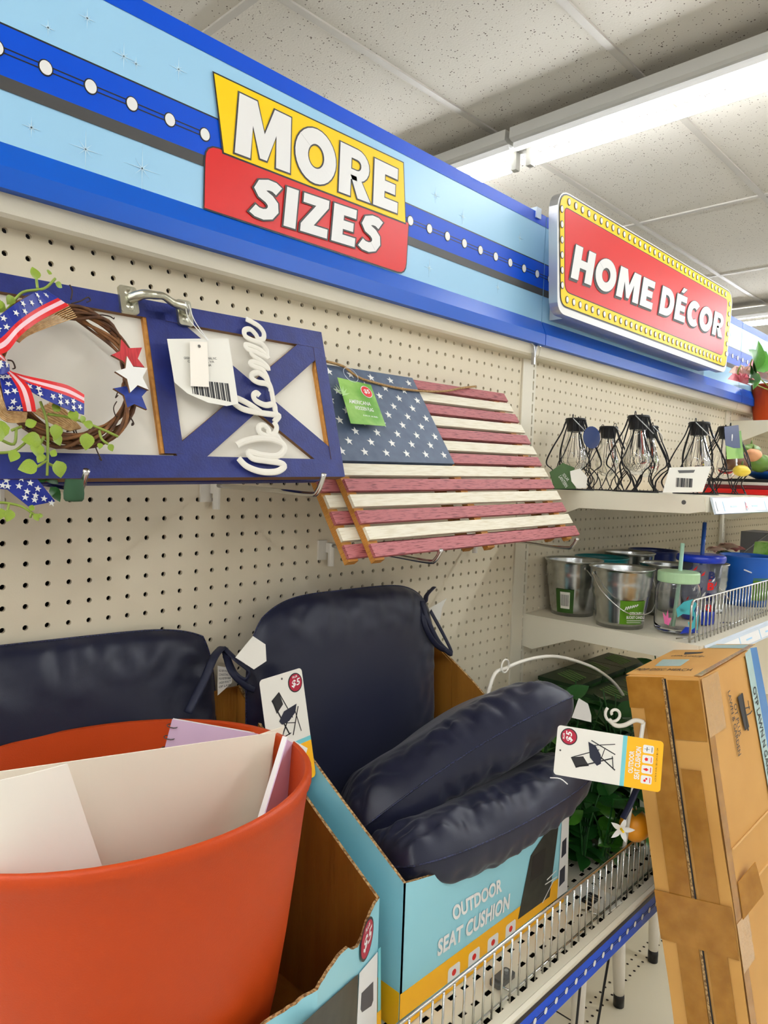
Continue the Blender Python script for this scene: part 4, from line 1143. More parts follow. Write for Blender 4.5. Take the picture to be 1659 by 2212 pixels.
ct1 = carton(.3555, 'light blue seat-cushion carton, front printed OUTDOOR SEAT CUSHION, holding stacked cushions')
carton(-.087, 'light blue seat-cushion carton at lower left holding the terracotta planter', bulge=.082, dip=.0)

# =================================================================== CUSHIONS
def cushion_mesh(M, W, D, T, corner=.12, wr=.003, bow=0.0, seed=0, nu=56, puff=1.0, sag=None, pw=3.2):
    mb = MB(); sd = seed * 7.3
    def shape(a, b, sgn):
        u = 2 * a - 1; v = 2 * b - 1
        # round the corners: pull in along diagonals
        k = corner
        x = W / 2 * u * (1 - k * (abs(v) ** 5)); y = D / 2 * v * (1 - k * (abs(u) ** 5))
        e = max(0, (1 - abs(u) ** pw)) ** .5 * max(0, (1 - abs(v) ** pw)) ** .5
        z = sgn * T / 2 * e ** puff
        edge = max(abs(u), abs(v)); band = max(0, (edge - .55) / .45)
        s_ = math.atan2(v, u)
        ridg = noise.noise(V((math.cos(s_) * 5.5 + sd, math.sin(s_) * 5.5, sgn * .7 + edge * .8)))
        ridg2 = noise.noise(V((math.cos(s_) * 14 + sd, math.sin(s_) * 14, sgn * .7 + edge)))
        ridg3 = noise.noise(V((u * 9 + v * 3 + sd, v * 9 - u * 2, sgn * .7)))
        z += sgn * (ridg * .9 + ridg2 * .7 + ridg3 * 1.0) * wr * band * (1 - band ** 8) * 1.5
        z += sgn * noise.noise(V((u * 1.6 + sd, v * 1.6, sgn))) * wr * 1.1 * e
        if bow: z -= bow * (1 - u * u)
        if sag: z += sag(u, v)
        return M @ V((x, y, z))
    mb.grid(lambda a, b: shape(a, b, 1), nu, nu); k = len(mb.f)
    mb.grid(lambda a, b: shape(a, b, -1), nu, nu)
    for i in range(k, len(mb.f)): mb.f[i] = mb.f[i][::-1]
    ed = []
    n = nu
    for i in range(n): ed.append(shape(i / n, 0, 1))
    for i in range(n): ed.append(shape(1, i / n, 1))
    for i in range(n): ed.append(shape(1 - i / n, 1, 1))
    for i in range(n): ed.append(shape(0, 1 - i / n, 1))
    return mb, ed, shape
def basis(o, ex, ey):
    ex = V(ex).normalized(); ey = V(ey); ey = (ey - ex * ey.dot(ex)).normalized(); ez = ex.cross(ey)
    return Matrix(((ex.x, ey.x, ez.x, o[0]), (ex.y, ey.y, ez.y, o[1]), (ex.z, ey.z, ez.z, o[2]), (0, 0, 0, 1)))
def cushion(label, M, W, D, T, cat='cushion', **k):
    t = thing('seat_cushion', label, cat, M.translation, group='navy outdoor seat cushions')
    mb, ed, sh = cushion_mesh(M, W, D, T, **k)
    mb.build('pad', NAVY, t, smooth=True)
    MB().tube(ed, .0014, 5, closed=True).build('seam_piping', NAVYSEAM, t, smooth=True)
    return t, sh
def strap(par, pts, w_=.006, name='tie'):
    return MB().tube(catmull(pts, 6), w_, 6, flat=(1, .25)).build(name, TIE, par, smooth=True)
# left cushion, standing against the pegboard behind the planter
Mc = basis((.055, -.036, -.672), (1, 0, -.03), (0.02, .10, .95))
c1, sh = cushion('navy seat cushion leaning on the pegboard behind the terracotta planter', Mc, .43, .40, .052, seed=1, corner=.09, wr=.004, pw=4)
strap(c1, [atY(480, 1398, -.06), atY(462, 1420, -.075), atY(440, 1470, -.08), atY(405, 1540, -.085)], .0065)
strap(c1, [atY(482, 1398, -.06), atY(510, 1425, -.085), atY(538, 1450, -.09), atY(528, 1470, -.09), atY(505, 1455, -.09), atY(488, 1415, -.07)], .005)
strap(c1, [atY(485, 1400, -.06), atY(500, 1450, -.09), atY(530, 1480, -.09), atY(550, 1490, -.09)], .005)
LFm = Frame(atY(472, 1500, -.062), (1, 0, -.1), (0, 0, 1))
cl = MB().prism([LFm.px(*p) for p in ((470, 1438), (502, 1444), (500, 1475), (470, 1502))], 0, .0006, LFm.M).build('care_label', TAGWHITE, c1)
for k in range(5):
    a = LFm.px(472, 1448 + k * 9); b = LFm.px(498, 1450 + k * 7)
    lettering(('ALL NEW MATERIAL', 'CONSISTING OF', 'POLYESTER FIBER', 'UNDER PENALTY', 'OF LAW')[k], LFm, [(a[0], a[1] - .0015), (b[0], b[1] - .0015), (b[0], b[1] + .0015), (a[0], a[1] + .0015)], .001, BLACK, cl)
# centre cushion standing in the carton
Mc = basis((.500, -.068, -.642), (1, 0, -.01), (0.0, .06, .98))
c2, sh2 = cushion('navy seat cushion standing upright in the right carton with hang card on its left', Mc, .405, .39, .062, seed=2, corner=.14, wr=.0034, pw=4)
LFm = Frame(atY(545, 1420, -.118), (1, 0, 0), (0, .15, 1))
MB().prism([LFm.px(*p) for p in ((546, 1374), (573, 1392), (575, 1428), (548, 1446), (508, 1420))], 0, .0006, LFm.M).build('care_label', TAGWHITE, c2, label='blank white care label')
strap(c2, [atY(912, 1298, -.075), atY(925, 1340, -.09), atY(950, 1390, -.09), atY(976, 1412, -.09), atY(960, 1375, -.085), atY(930, 1320, -.08)], .005)
strap(c2, [atY(912, 1300, -.075), atY(918, 1350, -.09), atY(940, 1390, -.09), atY(962, 1405, -.09)], .005)
strap(c2, [atY(905, 1305, -.07), atY(918, 1300, -.07), atY(922, 1285, -.06), atY(938, 1268, -.05)], .0045)
LFm = Frame(atY(950, 1320, -.045), (1, 0, 0), (0, 0, 1))
MB().prism([LFm.px(*p) for p in ((925, 1315), (952, 1300), (965, 1292), (955, 1312), (950, 1340), (935, 1335))], 0, .0005, LFm.M).build('care_label', TAGWHITE, c2)

def hang_card(par, fr, W_, H_, label, c=0.0):
    """card with chair drawing: x 0..W, y 0..H, yellow end at the bottom"""
    cd = MB().prism(rrect(0, 0, W_, H_, .07 * W_), c - .0006, c, fr.M).build('hang_card', TAGWHITE, par, label=label)
    yb_ = H_ * .335
    base = [(x, y) for x, y in rrect(0, 0, W_, H_, .07 * W_) if y < yb_ * .8]
    low = [(0, yb_), (0, .07 * W_)] + [p for p in rrect(0, 0, W_, H_, .07 * W_) if p[1] < .071 * W_ and p[0] < W_ / 2] + [p for p in rrect(0, 0, W_, H_, .07 * W_) if p[1] < .071 * W_ and p[0] >= W_ / 2] + [(W_, yb_)]
    decal(cd, fr, low, c + .0003, BOXYEL, 'yellow_end'); decal(cd, fr, rect(0, yb_, W_, yb_ + H_ * .04), c + .0003, TAGTEAL, 'teal_line')
    badge(cd, fr, W_ * .8, H_ * .885, W_ * .17, 0, c + .0006)
    chair_print(cd, fr, lambda a, b: (W_ * (.13 + a * .70), H_ * (.40 + b * .45)), c + .0005)
    decal(cd, fr, disc(W_ * .5, H_ * .955, W_ * .02, n=8), c + .0006, GREYPLASTIC, 'eyelet')
    lettering('OUTDOOR', fr, rect(W_ * .28, H_ * .262, W_ * .72, H_ * .308), c + .0007, WHITE, cd, offset=.03)
    lettering('SEAT CUSHION', fr, rect(W_ * .18, H_ * .20, W_ * .82, H_ * .25), c + .0007, WHITE, cd, offset=.03)
    for k in range(4):
        x = W_ * (.12 + k * .2); decal(cd, fr, rrect(x, H_ * .085, x + W_ * .16, H_ * .185, .002), c + .0006, WHITE, 'icon_box')
        m_ = MB()
        if k == 0: m_.prism(disc(x + W_ * .06, H_ * .15, W_ * .025, n=10), c + .0006, c + .001, fr.M).prism(disc(x + W_ * .1, H_ * .135, W_ * .02, n=10), c + .0006, c + .001, fr.M)
        elif k == 1: m_.prism([(x + W_ * .08, H_ * .175), (x + W_ * .11, H_ * .14), (x + W_ * .08, H_ * .12), (x + W_ * .05, H_ * .14)], c + .0006, c + .001, fr.M)
        elif k == 2: m_.prism(star(x + W_ * .08, H_ * .148, W_ * .04, 0, .7), c + .0006, c + .001, fr.M)
        else: m_.prism(rect(x + W_ * .04, H_ * .145, x + W_ * .12, H_ * .152), c + .0006, c + .001, fr.M).prism(rect(x + W_ * .076, H_ * .125, x + W_ * .084, H_ * .172), c + .0006, c + .001, fr.M)
        m_.prism(rect(x + W_ * .03, H_ * .1, x + W_ * .13, H_ * .106), c + .0006, c + .001, fr.M)
        m_.build('icon', RED if k != 3 else GREYPLASTIC, cd)
    lettering('6.25 IN X 15 IN / 38.1 CM X 38.1 CM', fr, rect(W_ * .2, H_ * .045, W_ * .85, H_ * .06), c + .0007, BLACK, cd)
    return cd
# standing card on the centre cushion
A = atY(560, 1470, -.135); B = atY(651, 1442, -.128); 
Cd = atY(545, 1680, -.16)
fr = Frame(Cd, (B - A), (A - Cd))
W_ = (B - A).length; fr = Frame(A - fr.v * (W_ * 1.95), B - A, A - Cd)
hang_card(c2, fr, W_, W_ * 1.95 , 'white hang card with a folding chair drawing and price badge')

# stacked cushions draped across the carton front
FLp = V((.375, -.232, -.732)); FRp = V((.718, -.352, -.590))
ex = FRp - FLp; Wd = ex.length; bk = V((.22, .80, -.52))
D_ = .28
byv = (bk - ex.normalized() * bk.dot(ex.normalized())).normalized()
Mc = basis((FLp + FRp) / 2 + byv * (D_ / 2), ex, byv)
c3, sh3 = cushion('top navy seat cushion of the slumped pair, white hang card on its right end', Mc, Wd + .03, D_, .115, seed=3, corner=.10, wr=.0062, puff=1.25, pw=5, nu=96, sag=lambda u, v: .012 * (1 - u * u))
FLp = V((.368, -.322, -.752)); FRp = V((.772, -.374, -.724))
ex = FRp - FLp; Wd = ex.length; bk = V((.1, .85, -.25)); byv = (bk - ex.normalized() * bk.dot(ex.normalized())).normalized(); D_ = .24
Mc = basis((FLp + FRp) / 2 + byv * (D_ / 2), ex, byv)
c4, sh4 = cushion('lower navy seat cushion of the slumped pair, draped over the carton front edge', Mc, Wd + .01, D_, .105, seed=5, corner=.09, wr=.0066, puff=1.2, pw=5, nu=96, bow=.012)
# card lying at the right end, facing the viewer
def atd(x, y, d): return CAM + ray(x, y) * d
A = atd(1213, 1530, .985); B = atd(1197, 1648, .975); C_ = atd(1434, 1602, .955); D2 = atd(1426, 1712, .945)
# card 'up' runs from its yellow end (right) to the badge end (left)
Hh = ((A + B) / 2 - (C_ + D2) / 2).length; Ww = (C_ - D2).length
fr = Frame(C_, (D2 - C_), (A - C_)); fr = Frame(D2 if fr.n.dot(cf) > 0 else C_, (C_ - D2) if fr.n.dot(cf) > 0 else (D2 - C_), (A - C_))
hang_card(c3, fr, Ww, Hh, 'white hang card with a folding chair drawing, yellow end to the right')
LFm = Frame(atd(1250, 1540, 1.0), cr, cu)
MB().prism([LFm.px(*p) for p in ((1250, 1508), (1270, 1520), (1277, 1545), (1277, 1560), (1235, 1550))], 0, .0006, LFm.M).build('care_label', mat('label_grey_white', (196, 192, 184), .6), c3, label='plain white care label')
strap(c4, [atd(1300, 1690, 1.02), atd(1385, 1695, 1.0), atd(1375, 1705, .99), atd(1360, 1740, .985), atd(1345, 1768, .98)], .006)
MB().tube(catmull([atd(1188, 1680, .88), atd(1210, 1682, .878), atd(1226, 1694, .88)], 4), .0007, 4).build('loose_thread', WHITE, c4)

# =================================================================== PLANTER
PC = V((.026, -.235, -.562)); PR = .187
def pcirc(R_, z, a, dx=0, dy=0): return V((PC.x + dx + R_ * math.cos(a), PC.y + dy + R_ * math.sin(a), z - .07 * (R_ * math.sin(a)) * 1.0))
prof = [(PR - .004, 0.0), (PR, .0015), (PR + .0025, -.002), (PR + .0025, -.010), (PR - .001, -.016), (PR - .006, -.05), (PR - .013, -.10), (PR - .022, -.16), (PR - .034, -.23), (PR - .050, -.30), (PR - .068, -.36), (PR - .08, -.384), (PR - .09, -.388), (.0, -.388)]
inner = [(PR - .004, 0.0), (PR - .0055, -.01), (PR - .010, -.05), (PR - .026, -.16), (PR - .054, -.30), (PR - .072, -.36), (0, -.365)]
pl = thing('planter', 'large terracotta-coloured plastic planter holding cream paper sheets', 'planter', (.05, -.215, LS + .006))
def potmesh(pr_, flip):
    mb = MB(); n = 72; k0 = 0
    for (R_, z) in pr_:
        f = -z / .388; dx, dy = .030 * f, .018 * f
        tl = 1 - f
        for k in range(n):
            a = 2 * math.pi * k / n
            mb.v.append(V((PC.x + dx + R_ * math.cos(a), PC.y + dy + R_ * math.sin(a), PC.z + z - .07 * R_ * math.sin(a) * tl)))
    for i in range(len(pr_) - 1):
        for k in range(n):
            j = (k + 1) % n; f_ = (i * n + k, (i + 1) * n + k, (i + 1) * n + j, i * n + j)
            mb.f.append(f_ if not flip else f_[::-1]); mb.m.append(0)
    return mb
potmesh(prof, False).build('outer_shell', TERRA, pl, smooth=True); potmesh(inner, True).build('inner_wall', TERRA, pl, smooth=True)
# sheets in the planter
def sheet(pts, label, name='paper_sheet', mat_=PAPER, th=.0015, cat='paper', bend=0.0, extra=None):
    """pts: TL TR BR BL world points"""
    TLp, TRp, BRp, BLp = [V(p) for p in pts]
    nrm = (TRp - TLp).cross(BLp - TLp).normalized()
    if nrm.dot(cf) > 0: nrm = -nrm
    def f(c):
        def g(a, b):
            p = TLp.lerp(TRp, a).lerp(BLp.lerp(BRp, a), b)
            return p + nrm * (c + bend * (1 - (2 * a - 1) ** 2))
        return g
    mb = MB(); mb.grid(f(0), 10, 3); k = len(mb.f); mb.grid(f(-th), 10, 3)
    vs = []
    # rim
    g0, g1 = f(0), f(-th)
    per = [(i / 10, 0) for i in range(11)] + [(1, i / 3) for i in range(1, 4)] + [(1 - i / 10, 1) for i in range(1, 11)] + [(0, 1 - i / 3) for i in range(1, 3)]
    k0 = len(mb.v)
    for a, b in per: mb.v.append(g0(a, b)); mb.v.append(g1(a, b))
    n = len(per)
    for i in range(n):
        j = (i + 1) % n; mb.f.append((k0 + 2 * i, k0 + 2 * j, k0 + 2 * j + 1, k0 + 2 * i + 1)); mb.m.append(0)
    return single(mb, name, mat_, label, cat, BLp, 'papers stuffed in the planter')
def down(p, d, lean=(0, 0, 0)): return V(p) + V((lean[0], lean[1], -d))
tr = atY(596, 1582, -.262); tl = atY(-60, 1676, -.290)
sheet((tl, tr, down(tr, .26, (-.05, -.006, 0)), down(tl, .26, (.06, .02, 0))), 'large cream paper sheet across the planter, in front of a second sheet')
tr2 = atY(614, 1569, -.246); tl2 = atY(500, 1608, -.254)
sheet((tl2, tr2, down(tr2, .24, (-.05, -.0, 0)), down(tl2, .24, (.0, .0, 0))), 'second cream sheet just behind the large one at the planter right side')
tr3 = atY(146, 1650, -.335); tl3 = atY(-40, 1694, -.345)
sheet((tl3, tr3, atY(232, 1905, -.330) , atY(-40, 1930, -.345)), 'small folded off-white sheet at front left of the planter', mat_=PAPER2, bend=.002)
# lilac spiral notebook
tl4 = atY(372, 1553, -.165); tr4 = atY(574, 1588, -.222)
nb = thing('spiral_notebook', 'lilac spiral-bound notebook at the back of the planter', 'notebook', down(tl4, .2), group='papers stuffed in the planter')
fr4 = Frame(tl4, tr4 - tl4, (0, .0, 1)); fr4 = Frame(fr4.P(0, -.2), fr4.u, fr4.v); Wn = (tr4 - tl4).length
MB().box(0, Wn, 0, .2, 0, .0012, 0, fr4.M).build('front_cover', LILAC, nb)
MB().box(.001, Wn - .001, .001, .199, -.006, 0, 0, fr4.M).build('pages', WHITE, nb)
m = MB()
for k in range(14):
    z_ = .192 - k * .0135
    m.tube([fr4.P(.006 * math.cos(a) + .002, z_, .006 * math.sin(a)) for a in [2 * math.pi * i / 10 for i in range(10)]], .0006, 4, closed=True)
m.build('spiral_wire', INKGREY, nb, smooth=True)
decal(nb, fr4, disc(.024, .160, .0045, n=14), .0018, INKGREY, 'punched_hole')
# lilac notebook at right
tl5 = atY(617, 1598, -.222); tr5 = atY(661, 1618, -.205)
nb = thing('notebook', 'lilac-covered notebook squeezed at the right rim of the planter', 'notebook', down(tl5, .2), group='papers stuffed in the planter')
tl5 = atY(619, 1598, -.292); tr6 = atY(663, 1622, -.272)
fr5 = Frame(tl5, tr6 - tl5, (.018, .0, .2)); fr5 = Frame(fr5.P(0, -.2), fr5.u, fr5.v); Wn = (tr6 - tl5).length
MB().box(0, Wn * .7, 0, .2, 0, .0012, 0, fr5.M).build('front_cover', LILAC, nb)
MB().box(0, Wn, 0, .203, -.006, 0, 0, fr5.M).build('pages', WHITE, nb)

# =================================================================== TALL SHIPPING CARTON
s_ = .96
A0 = CAM + (V((.87, -.357, -.589)) - CAM) * s_
upv = V((0, .196, .981)).normalized(); nar = V((0, -.981, .196)).normalized(); wid = V((1, 0, 0))
WN, WW = .122 * s_, .285 * s_
tc_ = thing('shipping_carton', 'tall kraft shipping carton taped shut, leaning on the shelves at right', 'carton', A0 - upv * 1.1)
KF = Frame(A0, wid, nar)      # top face: x along width, y towards aisle
Hh = (A0.z - FLOOR_Z) / .981 - .03
def kb(x0, x1, y0, y1, z0, z1, mats, nm, mi=0):
    M = Matrix(((wid.x, nar.x, upv.x, A0.x), (wid.y, nar.y, upv.y, A0.y), (wid.z, nar.z, upv.z, A0.z), (0, 0, 0, 1)))
    return MB().box(x0, x1, y0, y1, z0, z1, mi, M).build(nm, mats, tc_)
MK = Matrix(((wid.x, nar.x, upv.x, A0.x), (wid.y, nar.y, upv.y, A0.y), (wid.z, nar.z, upv.z, A0.z), (0, 0, 0, 1)))
m = MB(); nz = 40
# slightly battered body
def kp(x, y, z):
    d = .0016 * noise.noise(V((x * 9, y * 9, z * 7))); return MK @ V((x + d, y + d, z))
ring = [(0, 0), (WW, 0), (WW, WN), (0, WN)]
for i in range(nz + 1):
    z = -Hh * i / nz
    for j, (x, y) in enumerate(ring):
        nx, ny = ring[(j + 1) % 4]
        for k in range(4): m.v.append(kp(x + (nx - x) * k / 4, y + (ny - y) * k / 4, z))
for i in range(nz):
    for k in range(16):
        j = (k + 1) % 16; m.f.append((i * 16 + k, (i + 1) * 16 + k, (i + 1) * 16 + j, i * 16 + j)); m.m.append(0)
m.f.append(tuple(range(16))); m.m.append(0); m.f.append(tuple(nz * 16 + k for k in reversed(range(16)))); m.m.append(0)
m.build('body', KRAFT, tc_)
NF = Frame(A0 , -nar, upv)   # narrow left face, x from aisle edge? (0 at wall corner, negative towards aisle)
NF = Frame(A0 + nar * 0.0, V((0, .981, -.196)), upv); 
if NF.n.dot(V((-1, 0, 0))) < 0: NF = Frame(A0, V((0, -.981, .196)), upv)
sgn = 1 if NF.u.dot(nar) > 0 else -1
WFc = Frame(A0 + nar * WN, wid, upv)
TFc = Frame(A0, wid, -nar)
# narrow face: seam between flaps and tape
for (a, b, z0_, z1_) in ((.020, .056, -Hh, -.06), (.066, .108, -Hh, -.21)):
    pass
def nf(a0, a1, z0_, z1_, c, mat_, nm, t=.0006):
    return decal(tc_, NF, rect(min(sgn * a0, sgn * a1), z0_, max(sgn * a0, sgn * a1), z1_), c, mat_, nm, t=t)
nf(.0, WN, -.02, 0, .0022, KRAFT, 'top_fold')
nf(.0, .063, -.05, -.0, .003, KRAFTD, 'tape_strip'); nf(.024, .058, -Hh, -.05, .003, KRAFTD, 'tape_strip')
nf(.068, WN - .001, -.095, -.004, .0032, KRAFTD, 'tape_strip'); nf(.070, .100, -Hh, -.14, .003, KRAFTD, 'tape_strip')
nf(.0635, .0660, -Hh, -.002, .0036, BLACK, 'flap_gap')
nf(.0600, .0635, -Hh, -.002, .0040, CARD_EDGE, 'flap_edge')
nf(.0, WN, -.41, -.335, .0045, KRAFTD, 'tape_strip')
# wide face
def wf(a0, a1, z0_, z1_, c, mat_, nm): return decal(tc_, WFc, rect(a0, z0_, a1, z1_), c, mat_, nm)
wf(0, .022, -Hh, -.06, .0024, KRAFTD, 'tape_strip'); wf(0, .07, -.09, -.002, .003, TAPE, 'tape_strip'); wf(0, .05, -.43, -.36, .003, TAPE, 'tape_strip')
def wp(x, y): return WFc.px(x, y)
decal(tc_, WFc, [wp(*p) for p in ((1617, 1400), (1631, 1398), (1700, 1760), (1680, 1760))], .0028, CARTONBLUE, 'blue_label')
decal(tc_, WFc, [wp(*p) for p in ((1606, 1412), (1617, 1400), (1680, 1760), (1668, 1770))], .0028, CARTONPALE, 'pale_label')
decal(tc_, WFc, [wp(*p) for p in ((1590, 1506), (1599, 1497), (1615, 1570), (1606, 1578))], .0028, BLACK, 'pot_icon')
decal(tc_, WFc, [wp(*p) for p in ((1599, 1496), (1601, 1498), (1614, 1578), (1611, 1578))], .0030, BLACK, 'pot_icon')
m = MB()
for ln_ in (((1605, 1530), (1616, 1527)), ((1612, 1513), (1615, 1532)), ((1608, 1545), (1618, 1540)), ((1617, 1540), (1621, 1535))):
    a_, b_ = [V(wp(*p)) for p in ln_]; d_ = (b_ - a_).normalized(); n_ = V((-d_.y, d_.x)) * .0009
    m.prism([tuple(a_ + n_), tuple(a_ - n_), tuple(b_ - n_), tuple(b_ + n_)], .0026, .003, WFc.M)
m.build('plant_icon', BLACK, tc_)
lettering('OT PLUS', WFc, [wp(1581, 1522), wp(1592, 1592), wp(1597, 1586), wp(1587, 1518)], .003, BLACK, tc_, offset=.01)
lettering('LAWN & GARDEN', WFc, [wp(1568, 1495), wp(1591, 1634), wp(1597, 1628), wp(1573, 1490)], .003, BLACK, tc_, offset=.01)
lettering('OTP LAWN N GARDEN', WFc, [wp(1622, 1488), wp(1660, 1706), wp(1667, 1700), wp(1628, 1480)], .0034, BLACK, tc_, offset=.01)
# creases
m = MB()
for ln_ in (((1580, 1835), (1659, 1750)), ((1598, 1940), (1680, 1835))):
    a_, b_ = [V(wp(*p)) for p in ln_]; d_ = (b_ - a_).normalized(); n_ = V((-d_.y, d_.x)) * .0008
    m.prism([tuple(a_ + n_), tuple(a_ - n_), tuple(b_ - n_), tuple(b_ + n_)], .0005, .0026, WFc.M)
m.build('crease', mat('kraft_ridge', (222, 178, 114), .5), tc_)
wf(0, .0, 0, 0, 0, BLACK, 'x') if False else None
def tp(x, y): return TFc.px(x, y)
MB().prism([tp(*p) for p in ((1353, 1457), (1508, 1464), (1631, 1393), (1480, 1393))], 0, .0015, TFc.M).build('top_flap', KRAFT, tc_)
decal(tc_, TFc, [tp(*p) for p in ((1432, 1427), (1490, 1427), (1470, 1441), (1415, 1441))], .0022, CARTONPALE, 'shipping_label')
decal(tc_, TFc, [tp(*p) for p in ((1480, 1411), (1478, 1416), (1515, 1413), (1520, 1411))], .0022, BLACK, 'pot_icon')
lettering('POP DISC MERCH', TFc, [tp(1370, 1451), tp(1492, 1452), tp(1497, 1447), tp(1380, 1446)], .0022, BLACK, tc_)
lettering('LAWN & GARDEN', TFc, [tp(1449, 1420), tp(1520, 1422), tp(1524, 1419), tp(1455, 1417)], .0022, BLACK, tc_)
decal(tc_, TFc, [tp(*p) for p in ((1484, 1396), (1470, 1401), (1612, 1403), (1628, 1395))], .0024, CARTONPALE, 'pale_label')
decal(tc_, TFc, [tp(*p) for p in ((1515, 1464), (1628, 1397), (1619, 1396), (1500, 1463))], .0026, TAPE, 'tape_strip')
# lifted tape wing
c0_ = WFc.P(*wp(1594, 1985), .002); 
mb = MB(); pA = WFc.P(*wp(1590, 1905), .002); pB = WFc.P(*wp(1610, 1858), .014); pC = WFc.P(*wp(1622, 1925), .018); pD = WFc.P(*wp(1600, 1985), .003)
mb.add([pA, pB, pC, pD, pA + WFc.n * .001, pB + WFc.n * .001, pC + WFc.n * .001, pD + WFc.n * .001], [(0, 1, 2, 3), (4, 7, 6, 5), (0, 4, 5, 1), (1, 5, 6, 2), (2, 6, 7, 3), (3, 7, 4, 0)])
mb.build('tape_wing', KRAFTD, tc_)


# =================================================================== WIRE LANTERNS
def lantern():
    t = thing('wire_lantern', 'x', 'lantern', (0, 0, 0), group='black wire solar lanterns')
    H = .150; n = 12
    MB().lathe([(0, H + .012), (.0215, H + .012), (.0225, H + .010), (.0195, H - .004), (.0175, H - .018), (0, H - .018)], 20).build('solar_cap', BLKPLASTIC, t, smooth=False)
    MB().lathe([(.0150, H - .018), (.0155, H - .030), (.022, H - .050), (.028, H - .072), (.029, H - .085), (.024, H - .1), (.012, H - .112), (.0, H - .114)], 20).build('glass_bulb', GLASS, t, smooth=True)
    MB().tube(catmull([(-.004, 0, H - .02), (-.006, 0, H - .05), (0, 0, H - .075), (.006, 0, H - .05), (.004, 0, H - .02)], 5), .0007, 5).build('filament', BLKWIRE, t, smooth=True)
    prof = [(.021, H + .006), (.030, H - .02), (.050, H - .060), (.060, H - .090), (.047, .045), (.036, .027), (.041, .012), (.047, .001)]
    for k in range(n):
        a0 = 2 * math.pi * k / n; tw = .85 if k % 2 else -.85
        pts = []
        for i, (r_, z_) in enumerate(prof):
            a = a0 + tw * (max(0, i - 1) / (len(prof) - 1)) * 1.25; 
            rr_ = r_ + (.001 if k % 2 else 0)
            pts.append((rr_ * math.cos(a), rr_ * math.sin(a), z_))
        MB().tube(catmull(pts, 6), .0013, 5).build('cage_wire', BLKWIRE, t, smooth=True)
    MB().tube([(.047 * math.cos(a), .047 * math.sin(a), .0015) for a in [2 * math.pi * k / 24 for k in range(24)]], .0014, 6, closed=True).build('base_ring', BLKWIRE, t, smooth=True)
    MB().tube([(.0225 * math.cos(a), .0225 * math.sin(a), H + .008) for a in [2 * math.pi * k / 20 for k in range(20)]], .0012, 6, closed=True).build('top_ring', BLKWIRE, t, smooth=True)
    for s_ in (-1, 1):
        MB().tube([(s_ * .029 + .0055 * math.cos(a), 0, H + .013 + .0055 * math.sin(a)) for a in [2 * math.pi * k / 12 for k in range(12)]], .0009, 5, closed=True).build('hanging_loop', BLKWIRE, t, smooth=True)
    MB().tube(catmull([(-.030, 0, H + .01), (-.03, -.022, H - .012), (0, -.032, H - .026), (.030, -.022, H - .012), (.030, 0, H + .01)], 6), .0011, 5).build('bail_handle', SILVER, t, smooth=True)
    return t
lspots = [(1.178, -.066, 1.0, .3, 'black wire lantern nearest the slotted upright, bare clear bulb'),
          (1.320, -.075, .95, 1.0, 'black wire lantern with a round blue sticker behind, second from the upright'),
          (1.262, -.175, 1.06, .2, 'black wire lantern with tall clear bulb, third from the upright'),
          (1.430, -.125, 1.0, .7, 'black wire lantern half hidden behind the barcode-tagged one'),
          (1.325, -.285, .98, 0.1, 'black wire lantern at the shelf front with silver bail and barcode tag'),
          (1.625, -.245, 1.06, .5, 'black wire lantern farthest right with blue and green card')]
L0 = None; LN = []
for i, (x, y, s, a, lb) in enumerate(lspots):
    M = Matrix.Translation(V((x, y, TS + .0005))) @ Matrix.Rotation(a, 4, 'Z') @ Matrix.Scale(s, 4)
    if L0 is None: L0 = lantern(); L0.matrix_basis = M; MW[L0] = M; L0['label'] = lb; LN.append(L0)
    else: LN.append(dup(L0, M, lb))
def card(name, par, pts, mat_, y, label=None, un=None):
    fr = Frame((0, y, 0), (1, 0, 0), (0, 0, 1))
    return MB().prism([fr.px(*p) for p in pts], 0, .0008, fr.M).build(name, mat_, par, label=label), fr
# tags on lanterns
gc, fr = card('solar_tag', LN[0], ((1187, 1020), (1215, 1000), (1240, 1010), (1243, 1056), (1197, 1056)), mat('dark_green_card', (48, 84, 24), .4), -.135, 'dark green tag')
lettering('SOLAR', fr, [fr.px(1213, 1026), fr.px(1224, 1040), fr.px(1229, 1036), fr.px(1218, 1022)], .0014, WHITE, gc); lettering('LANTERN', fr, [fr.px(1205, 1030), fr.px(1220, 1054), fr.px(1226, 1049), fr.px(1211, 1026)], .0014, WHITE, gc)
card('paper_tag', LN[0], ((1231, 1018), (1252, 1012), (1268, 1030), (1266, 1054), (1246, 1055), (1234, 1040)), TAGWHITE, -.136)
fr = Frame((0, -.13, 0), (1, 0, 0), (0, 0, 1)); c_ = fr.px(1278, 945)
MB().prism(disc(c_[0], c_[1], .038, .024, 20), 0, .0008, fr.M).build('blue_sticker', mat('sticker_blue', (24, 48, 100), .35), LN[1], label='round blue sticker')
tg_, fr = card('barcode_tag', LN[4], ((1446, 1010), (1536, 1007), (1517, 1063), (1431, 1064)), TAGWHITE, -.336, 'white barcode tag')
m = MB(); a = fr.px(1460, 1032); b = fr.px(1495, 1053)
barcode(m, fr, a[0], b[1], b[0], a[1], .0014); m.build('barcode', BLACK, tg_)
decal(tg_, fr, [fr.px(*p) for p in ((1463, 1016), (1500, 1015), (1497, 1021), (1466, 1022))], .0014, INKGREY, 'small_print')
gc, fr = card('solar_card', LN[5], ((1566, 940), (1600, 930), (1606, 990), (1570, 992)), GREENCARD, -.30, 'green and blue card')
decal(gc, fr, [fr.px(*p) for p in ((1563, 922), (1594, 918), (1598, 968), (1584, 968), (1566, 962))], .0014, mat('sticker_blue', (28, 62, 132), .35), 'blue_print')
